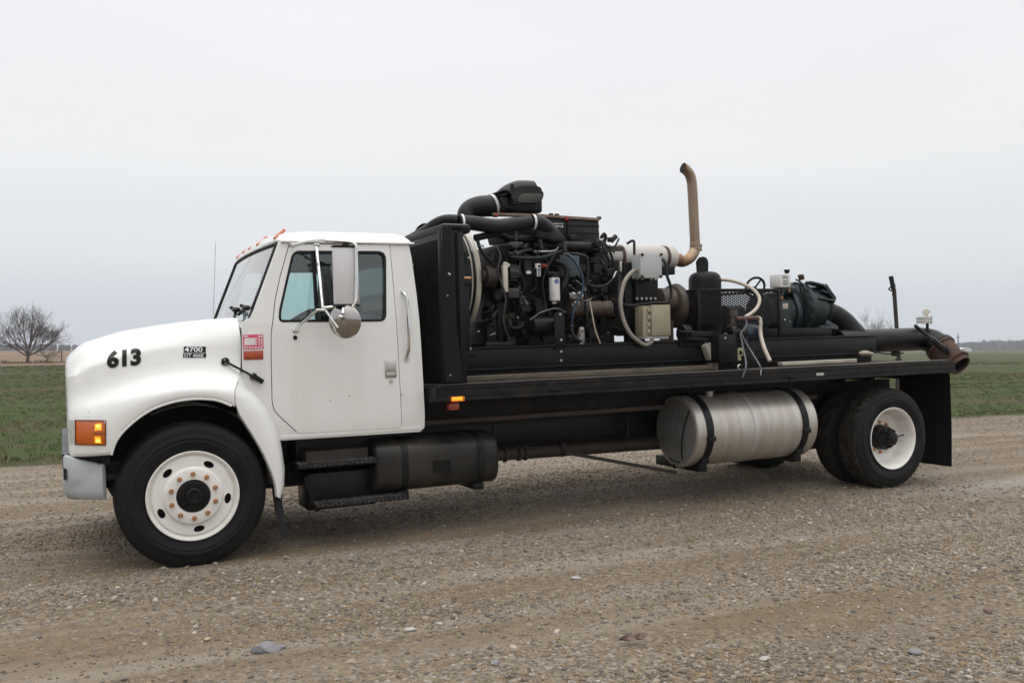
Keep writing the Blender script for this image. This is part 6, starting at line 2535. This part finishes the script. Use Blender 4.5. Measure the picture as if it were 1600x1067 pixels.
# ------------------------------------------------------------------ water pump
pmp = thing('water_pump', (Q(1250, 520, 0.85).x, 0.95, SK1), 'dark green centrifugal pump with bolted volute behind the mesh guard', 'pump')
b = B()
bx0, bx1 = Q(1216, 480, .75).x, Q(1262, 480, .8).x
bz = Q(1235, 488, .8).z
b.cyl((bx0, 1.05, bz), (bx1, 1.05, bz), 0.20, n=36)
b.lathe([(0, .22), (0.02, .235), (0.06, .235), (.08, .22)], (bx1 - .1, 1.05, bz), (1, 0, 0), 40)
pbox(b, 1217, 469, 1240, 515, .84, 1.25, .02)
part('bearing_frame', b, 'pump_green', pmp, 40)
part('square_label', pbox(B(), 1223, 474, 1231.5, 482.5, .83, .84, .001), mat('faded_label', (0.45, 0.38, 0.33), .6, col2=(.3, .2, .16), scale=20), pmp)
part('oil_plug', B().sphere(Q(1226, 500, .83), .012, 8).sphere(Q(1234, 503, .83), .008, 8), 'steel', pmp)
# volute: a big ringed casing facing rearwards
vcx = Q(1277, 480, .85)
VR = 0.235
b = B()
b.lathe([(-0.20, 0.10), (-0.19, .20), (-0.165, VR + .01), (-0.15, VR + .035), (-0.12, VR + .035), (-0.105, VR), (-0.05, VR + .004), (0.02, VR + .006), (0.08, VR - .005), (0.13, VR - .04), (0.15, VR - .02), (0.175, VR - .02), (0.185, VR - .06), (.2, .1)], (vcx.x, 1.0, vcx.z - .0), (1, 0, 0), 56)
part('volute', b, 'pump_green', pmp, 40)
nb = bolt_mesh(0.014, 0.02, 'pump_green')
for i in range(16):
    a = 2 * math.pi * i / 16
    inst('casing_bolt', nb, pmp, (vcx.x - 0.155, 1.0 - (VR + .02) * math.cos(a), vcx.z + (VR + .02) * math.sin(a)), (0, 0, -math.pi / 2))
b = B()
for (x0, y0, x1, y1, ww) in ((1262, 441, 1286, 447, .84), (1280, 455, 1299, 461, .82), (1276, 466, 1301, 471, .8)):
    a, c = Q(x0, y0, ww), Q(x1, y1, ww)
    b.bar(V((a.x, ww, a.z)), V((c.x, ww, c.z)), .10, .028, .01)
    b.bar(V((a.x, ww + .2, a.z)), V((c.x, ww + .2, c.z)), .16, .028, .01)
b.bar(Q(1276, 446, .9), Q(1292, 470, .9), .26, .05, .01)
b.cyl(Q(1284, 505, .85), Q(1303, 516, .85), 0.06).bar(Q(1275, 511, .82), Q(1304, 514, .82), .12, .03, .008)
b.bar(Q(1294, 462, .8), Q(1305, 463, .8), .016, .016)
part('casing_ribs', b, 'pump_green', pmp)
b = B()
b.tube([Q(1243, 437, .82), Q(1250, 440, .8), Q(1256, 452, .79), Q(1258, 470, .8), Q(1262, 490, .82)], .009, 8)
b.tube([Q(1243, 442, .82), Q(1249, 446, .8), Q(1253, 458, .8)], .009, 8)
part('seal_hose', b, 'hose', pmp)
b = B().cyl(Q(1253, 437, .95), Q(1251, 430, .95), .03, n=14).sphere(Q(1251, 431.5, .95), (.033, .033, .02), 12)
part('brass_cap', b, 'rust', pmp)
b = B()
pbox(b, 1222, 449, 1246, 458, .86, 1.0, .01)
b.box(Q(1205, 465, .9), Q(1222, 458, .9) + V((0, .1, 0)))
for x, y in ((1221, 463), (1232, 452), (1220, 466)):
    b.cyl(Q(x, y, .84), Q(x + 2, y + 3, .84), .016, n=10)
part('seal_bracket', b, 'pump_green', pmp)
part('brass_fitting', B().cyl(Q(1221.5, 463, .82), Q(1221.5, 467.5, .82), .010).cyl(Q(1233, 451, .83), Q(1233, 456, .83), .008), 'copper', pmp)
b = B()
pbox(b, 1188, 514, 1300, 527, .75, 1.4, .006)
part('base_plate', b, 'black', pmp)
rsv = thing('coolant_bottle', Q(1231, 449, .86), 'white plastic reservoir with black cap on top of the pump', 'reservoir')
M['milky'] = mat('milky_plastic', (0.66, 0.64, 0.62), .45, col2=(.55, .52, .5), scale=6)
b = B()
pbox(b, 1218.5, 427.5, 1236, 449, .84, 1.0, .012)
part('bottle', b, 'milky', rsv)
part('cap', B().cyl(Q(1229.5, 428, .9), Q(1229.5, 424.5, .9), .022, n=18).cyl(Q(1229.5, 424.5, .9), Q(1229.5, 421.5, .9), .03, n=18), 'ink', rsv)
b = B()
for k, (ya, l0, l1) in enumerate(((431, 1222, 1231), (434, 1222.5, 1232), (438, 1223, 1231), (441.5, 1223, 1232), (444, 1224, 1230))):
    pbox(b, l0, ya, l1, ya + 1.3, .838, .842, 0)
part('print_marks', b, 'blue_grey', rsv)

# ------------------------------------------------------------------ discharge pipe
dpw = 0.80
dis = thing('discharge_pipe', (6.9, dpw, BT), 'thick black discharge pipe ending in a rusty flanged coupling over the tail', 'pipe')
c0, c1 = Q(1335, 533, dpw), Q(1436, 530, dpw)
PR = 0.125
cz = (c0.z + c1.z) / 2
b = B()
b.cyl((c0.x - .25, dpw, cz), (c1.x, dpw, cz), PR, n=40)
part('pipe', b, 'black', dis, 50)
b = B()
b.tube([Q(1288, 487, .95), Q(1303, 493, .93), Q(1318, 505, .9), Q(1333, 522, .85), Q(1345, 532, dpw)], [0.10, .115, .122, .123, .12], 28, 6)
part('suction_elbow', b, 'black', dis, 50)
ce = V((c1.x, dpw, cz))
E1 = V((7.42, 0.30, 1.20))
# bend towards the near tail corner
fl = Q(1469, 543, 0.62)
dirn = V((0.04, -0.77, -0.63)).normalized()
mo = fl + dirn * 0.31
b = B()
b.tube([ce + V((-.03, 0, 0)), ce + V((0.05, -0.005, 0)), ce.lerp(fl, .5) + V((0.045, 0.0, 0.02)), fl - dirn * 0.03, fl + dirn * 0.01], [PR, PR, PR + .004, PR + .006, PR + .006], 36, 6)
b.lathe([(-.035, PR), (-0.035, PR + .03), (-0.005, PR + .035), (-.005, PR)], fl, dirn, 40)
part('elbow', b, 'black', dis, 40)
ln = (mo - fl).length
b = B()
b.lathe([(0.0, PR), (0.003, PR + .036), (0.03, PR + .036), (.034, PR + .018), (.05, PR + .016), (0.13, PR + .006), (ln - .09, PR - .004), (ln - .085, PR + .02), (ln - .055, PR + .022), (ln - .05, PR - .004), (ln, PR - .006), (ln, PR - .018), (ln - .02, PR - .022)], fl, dirn, 48)
part('coupling', b, 'rust', dis, 30)
b = B().lathe([(ln - .004, PR - .0185), (.05, PR - .022), (.05, 0)], fl, dirn, 40)
part('pipe_bore', b, 'dark', dis)
b = B()
lv0, lv1 = Q(1429, 508, .50), Q(1476, 548, .44)
dd = lv1 - lv0
b.bar(lv0, lv0.lerp(lv1, .55), .03, .034, .008).bar(lv0.lerp(lv1, .5), lv1, .06, .075, .02)
b.bar(Q(1474, 540, .46), Q(1482, 552, .42), .05, .05, .01)
part('cam_lever', b, 'black_oily', dis)
b = B()
g0 = Q(1449, 516, .72)
b.cyl(g0, Q(1449, 505, .72), .016, n=14)
gv = part('gauge_stem', b, 'black', dis)
b = B()
pbox(b, 1441, 500, 1457, 504.5, .68, .76, .003)
pbox(b, 1441, 495, 1457, 499.3, .68, .76, .003)
for x in (1443, 1455):
    b.cyl(Q(x, 506, .70), Q(x, 493.5, .70), .008, n=8)
part('gauge_flange', b, 'alu_cap', gv)
b = B()
b.cyl(Q(1448, 495, .72), Q(1448, 490, .72), .01)
b.lathe([(0, 0), (0, .034), (.02, .036), (.026, .03), (.026, 0)], Q(1446, 487.5, .72), V((-.6, -.75, .1)), 24)
b.cyl(Q(1450, 489, .73), Q(1450, 485, .73), .022)
part('gauge', b, 'cream', gv)
b = B()
pbox(b, 1399, 547, 1405, 556, .80, .86, .003)
part('pipe_foot', b, 'black', dis)

# ------------------------------------------------------------------ stake on the far side
stk2 = thing('steel_stake', (Q(1404, 520, 2.2).x, 2.2, BT), 'thin rusty steel stake with a dangling strap behind the discharge pipe', 'stake')
p_t, p_b = Q(1397, 452, 2.2), Q(1405, 575, 2.2)
b = B().bar(p_t, V((p_b.x, p_b.y, 1.0)), .04, .038, .004)
part('shaft', b, 'rust_dark', stk2)
b = B().bar(Q(1396, 452, 2.2), Q(1392, 432, 2.2), .034, .04, .003)
part('tip', b, 'black', stk2)
b = B().tube([Q(1396, 450, 2.2), Q(1391, 449, 2.19), Q(1389, 452, 2.18), Q(1392, 454, 2.18), Q(1395, 456, 2.18), Q(1394.5, 462, 2.18)], .009, 6)
b.tube([Q(1395, 449, 2.2), Q(1399, 446, 2.2), Q(1396, 443, 2.2)], .007, 6)
part('strap', b, 'ink', stk2)

# ------------------------------------------------------------------ priming pump group at the bed edge
pr = thing('priming_pump', (Q(1140, 565, .3).x, .4, BT), 'small black priming pump on a square steel box at the bed edge', 'pump')
b = B()
pbox(b, 1123, 523, 1152, 566, .30, .55, .006)
bxp = part('box_base', b, 'black', pr)
inst('bolt', BOLT, bxp, Q(1132, 528, .297))
b = B()
pbox(b, 1150, 533, 1180, 564, .40, .6, .006)
b.prism(S([(1152, 565), (1180, 564), (1174, 548), (1158, 546)], .40), .36, .55, .006)
part('side_plate', b, 'black_dusty', pr)
b = B()
b.cyl(Q(1136, 521, .40), Q(1160, 521, .40), .085, n=28).cyl(Q(1134, 520, .40), Q(1139, 520, .40), .06)
for i in range(10):
    a = i * .63
    p = Q(1150, 521, .4) + V((0, .087 * math.cos(a), .087 * math.sin(a)))
    b.box(p - V((.05, .006, .006)), p + V((.05, .006, .006)))
part('pump_head', b, 'black_oily', pr)
M['dark_blue'] = mat('dark_blue_motor', (0.012, 0.025, 0.042), .4)
b = B().cyl(Q(1160, 520, .48), Q(1178, 520, .48), .085, n=32).sphere(Q(1178, 520, .48), (.02, .085, .085), 20)
part('motor', b, 'dark_blue', pr)
b = B()
b.cyl(Q(1146, 512, .42), Q(1146, 492, .42), .028).cyl(Q(1146, 484, .42), Q(1146, 493, .42), .038, n=12)
part('valve_body', b, 'brown_iron', pr)
b = B().cyl(Q(1150, 498, .38), Q(1184, 497, .38), .022, n=14)
part('red_pipe', b, mat('red_oxide_pipe', (0.085, 0.03, 0.026), .6, col2=(.05, .028, .024), scale=12), pr)
b = B()
b.tube([Q(1060, 517, .42), Q(1092, 521, .42), Q(1122, 528, .42), Q(1136, 530, .42)], .008, 6)
b.tube([Q(1072, 529, .45), Q(1100, 531, .45), Q(1124, 529, .43)], .016, 8)
part('control_rod', b, 'black_dusty', pr)
for (x, y, s_) in ((1139, 512, .03), (1156, 510, .025), (1142, 528, .025), (1133, 524, .02), (1162, 530, .03), (1158, 515, .02)):
    part('fitting', B().cyl(Q(x, y - 3, .34), Q(x + 2, y + 3, .34), s_, n=10), 'black_oily' if s_ > .02 else 'brown_iron', pr)
b = pbox(B(), 1152.5, 543.5, 1162, 563, .36, .365, .001)
plt_ = part('yellow_tag', b, mat('yellow_tag', (.42, .42, .22), .6, col2=(.30, .28, .16), scale=12), pr)
b = B().cyl(Q(1157, 551, .359), Q(1157, 551, .354), .020, n=14).cyl(Q(1159, 558, .359), Q(1159, 558, .354), .014, n=14)
part('tag_print', b, 'ink', plt_)
b = B()
b.cyl(Q(1064, 526, .50), Q(1084, 526, .50), .055, n=24)
b.lathe([(0, .03), (0, .075), (.02, .078), (.03, .06), (.05, .078), (.07, .075), (.07, .03)], Q(1064, 521, .50), (1, 0, 0), 28)
b.box(Q(1076, 518, .5), Q(1120, 530, .5) + V((0, .1, 0)), .02)
b.box(Q(1062, 533, .5), Q(1100, 541, .5) + V((0, .2, 0)), .01)
lone('drive_motor', b, 'black_dusty', Q(1085, 540, .5), 'black drive motor with pulley left of the priming pump', 'motor')
b = B()
b.tube([Q(1180, 497, .38), Q(1184, 496.5, .38), Q(1187.5, 499, .38), Q(1188, 506, .37), Q(1188, 518, .36), Q(1190, 530, .32), Q(1195, 546, .25), Q(1203, 564, .18)], .019, 12, 6)
hs = lone('pale_hose', b, 'cream_hose', Q(1203, 565, .18), 'pale hose dropping from the red pipe to the bed edge', 'hose', ang=60)
for y_ in (504, 512.5, 520):
    q0 = Q(1188, y_, .37)
    bb_ = B().cyl(q0, q0 + V((0, 0, -.014)), .0225, n=14)
    part('hose_band', bb_, 'ink' if y_ > 505 else 'steel', hs)
b = B()
b.tube([Q(1164, 498, .33), Q(1167, 505, .31), Q(1163, 514, .30), Q(1157, 521, .29), Q(1159, 532, .27), Q(1162, 548, .2), Q(1165, 562, .06), Q(1165.5, 572, -.05), Q(1163, 582, -.055), Q(1160, 590, -.055)], .008, 8, 6)
b.tube([Q(1157.5, 520, .29), Q(1166, 536, .24), Q(1178, 556, .1), Q(1187, 571, -.05), Q(1188.5, 577, -.055)], .008, 8, 6)
bg = lone('bungee_cord', b, mat('grey_cord', (.10, .11, .13), .7, col2=(.05, .05, .06), scale=40), Q(1165, 570, -.04), 'grey bungee cord hooked over the bed edge below the priming pump', 'cord', ang=60)
b = B().tube([Q(1157.5, 570, -.05), Q(1154.5, 570, -.055), Q(1153, 573.5, -.058), Q(1155, 577, -.055)], .0045, 6)
part('hook', b, 'steel', bg)
b = B().tube([Q(1189.5, 575, -.055), Q(1189, 580, -.06), Q(1188.5, 586, -.06)], .0045, 6)
part('hook', b, 'steel', bg)

# ================================================================== STONES AND LITTER ON THE ROAD
def road_thing(name, px, py, size, m, label, cat, seed, squash=0.7, group=None):
    p = G(px, py, 0.0)
    p.z = hgt(p.x, p.y) + rut(p.x, p.y)
    p = G(px, py, p.z)
    p.z = hgt(p.x, p.y) + rut(p.x, p.y) + size * 0.22
    me = pebble_mesh(seed, 3)
    me.name = name
    me.materials.append(M[m])
    o = bpy.data.objects.new(name, me)
    C.objects.link(o)
    o.location = p
    o.scale = (size, size * .9, size * squash)
    o.rotation_euler = (0, 0, seed * 1.7)
    tag(o, label, cat, group)
    return o


M['stone_grey'] = mat('stone_grey', (0.20, 0.195, 0.20), .75, col2=(.11, .11, .115), scale=18, bump=.3, col3=(.28, .27, .27), scale3=9)
M['stone_dark'] = mat('stone_dark', (0.085, 0.085, 0.09), .75, col2=(.13, .13, .13), scale=18, bump=.3)
M['stone_white'] = mat('stone_white', (0.34, 0.32, 0.29), .7, col2=(.42, .40, .36), scale=14)
M['stone_tan'] = mat('stone_tan', (0.36, 0.28, 0.18), .7, col2=(.28, .2, .12), scale=14)
M['stone_red'] = mat('stone_red', (0.12, 0.05, 0.04), .7)
road_thing('stone', 421, 1015, .058, 'stone_grey', 'largest grey stone lying in the gravel at the lower left', 'stone', 3)
road_thing('stone', 403, 1019, .042, 'stone_dark', 'dark half of the broken stone touching the largest grey stone', 'stone', 5)
road_thing('stone', 440, 1013, .028, 'stone_grey', 'small grey stone against the right of the largest stone', 'stone', 8)
road_thing('stone', 1195, 1029, .030, 'stone_white', 'bright white stone in the gravel at the lower right', 'stone', 11, .5)
road_thing('stone', 255, 888, .022, 'stone_white', 'white pebble at the foot of the front tyre', 'stone', 14)
road_thing('stone', 372, 908, .018, 'stone_white', 'lone white pebble behind and below the front tyre', 'stone', 16)
road_thing('stone', 324, 1000, .022, 'stone_tan', 'yellow tan pebble left of the largest grey stone', 'stone', 19)
road_thing('stone', 640, 985, .028, 'stone_white', 'pale rounded stone in the gravel patch at bottom centre', 'stone', 22)
road_thing('stone', 687, 976, .026, 'stone_white', 'pale stone just right of the one at bottom centre', 'stone', 25)
road_thing('stone', 774, 1036, .026, 'stone_grey', 'light grey stone near the bottom edge left of the dead leaf', 'stone', 28)
road_thing('stone', 900, 903, .026, 'stone_white', 'whitish stone in the open gravel below the flatbed middle', 'stone', 31)
road_thing('stone', 1543, 953, .024, 'stone_red', 'dark reddish stone at the far lower right', 'stone', 34)
road_thing('stone', 893, 789, .032, 'stone_grey', 'grey stone in the shade under the flatbed', 'stone', 37)
road_thing('stone', 1430, 1020, .040, 'stone_grey', 'flat grey stone in the gravel at the lower right corner', 'stone', 41)
M['leaf'] = mat('dead_leaf', (0.17, 0.115, 0.09), .8, col2=(.1, .065, .05), scale=20)
lp = G(990, 1018, 0)
lp.z = hgt(lp.x, lp.y) + rut(lp.x, lp.y) + .012
lf = B()
axis = [V((-.075, 0, .012)), V((-.03, 0, .008)), V((0, 0, .014)), V((.03, 0, .010)), V((.062, 0, .022))]
wds = [.004, .022, .010, .024, .003]
rows = []
for p, w in zip(axis, wds):
    rows.append([p + V((.012, w, .02)), p + V((0, w * .5, 0.004)), p, p + V((0, -w * .5, .006)), p + V((.012, -w, .012))])
lf.grid(rows)
lf.tube([V((-.075, 0, .012)), V((-.1, .01, .004))], .002, 5, 0)
me = lf.mesh('dead_leaf')
me.materials.append(M['leaf'])
o = bpy.data.objects.new('dead_leaf', me)
C.objects.link(o)
o.location = lp
o.rotation_euler = (0.25, 0, -.25)
tag(o, 'curled brown dead leaf lying on the gravel at lower centre right', 'leaf')
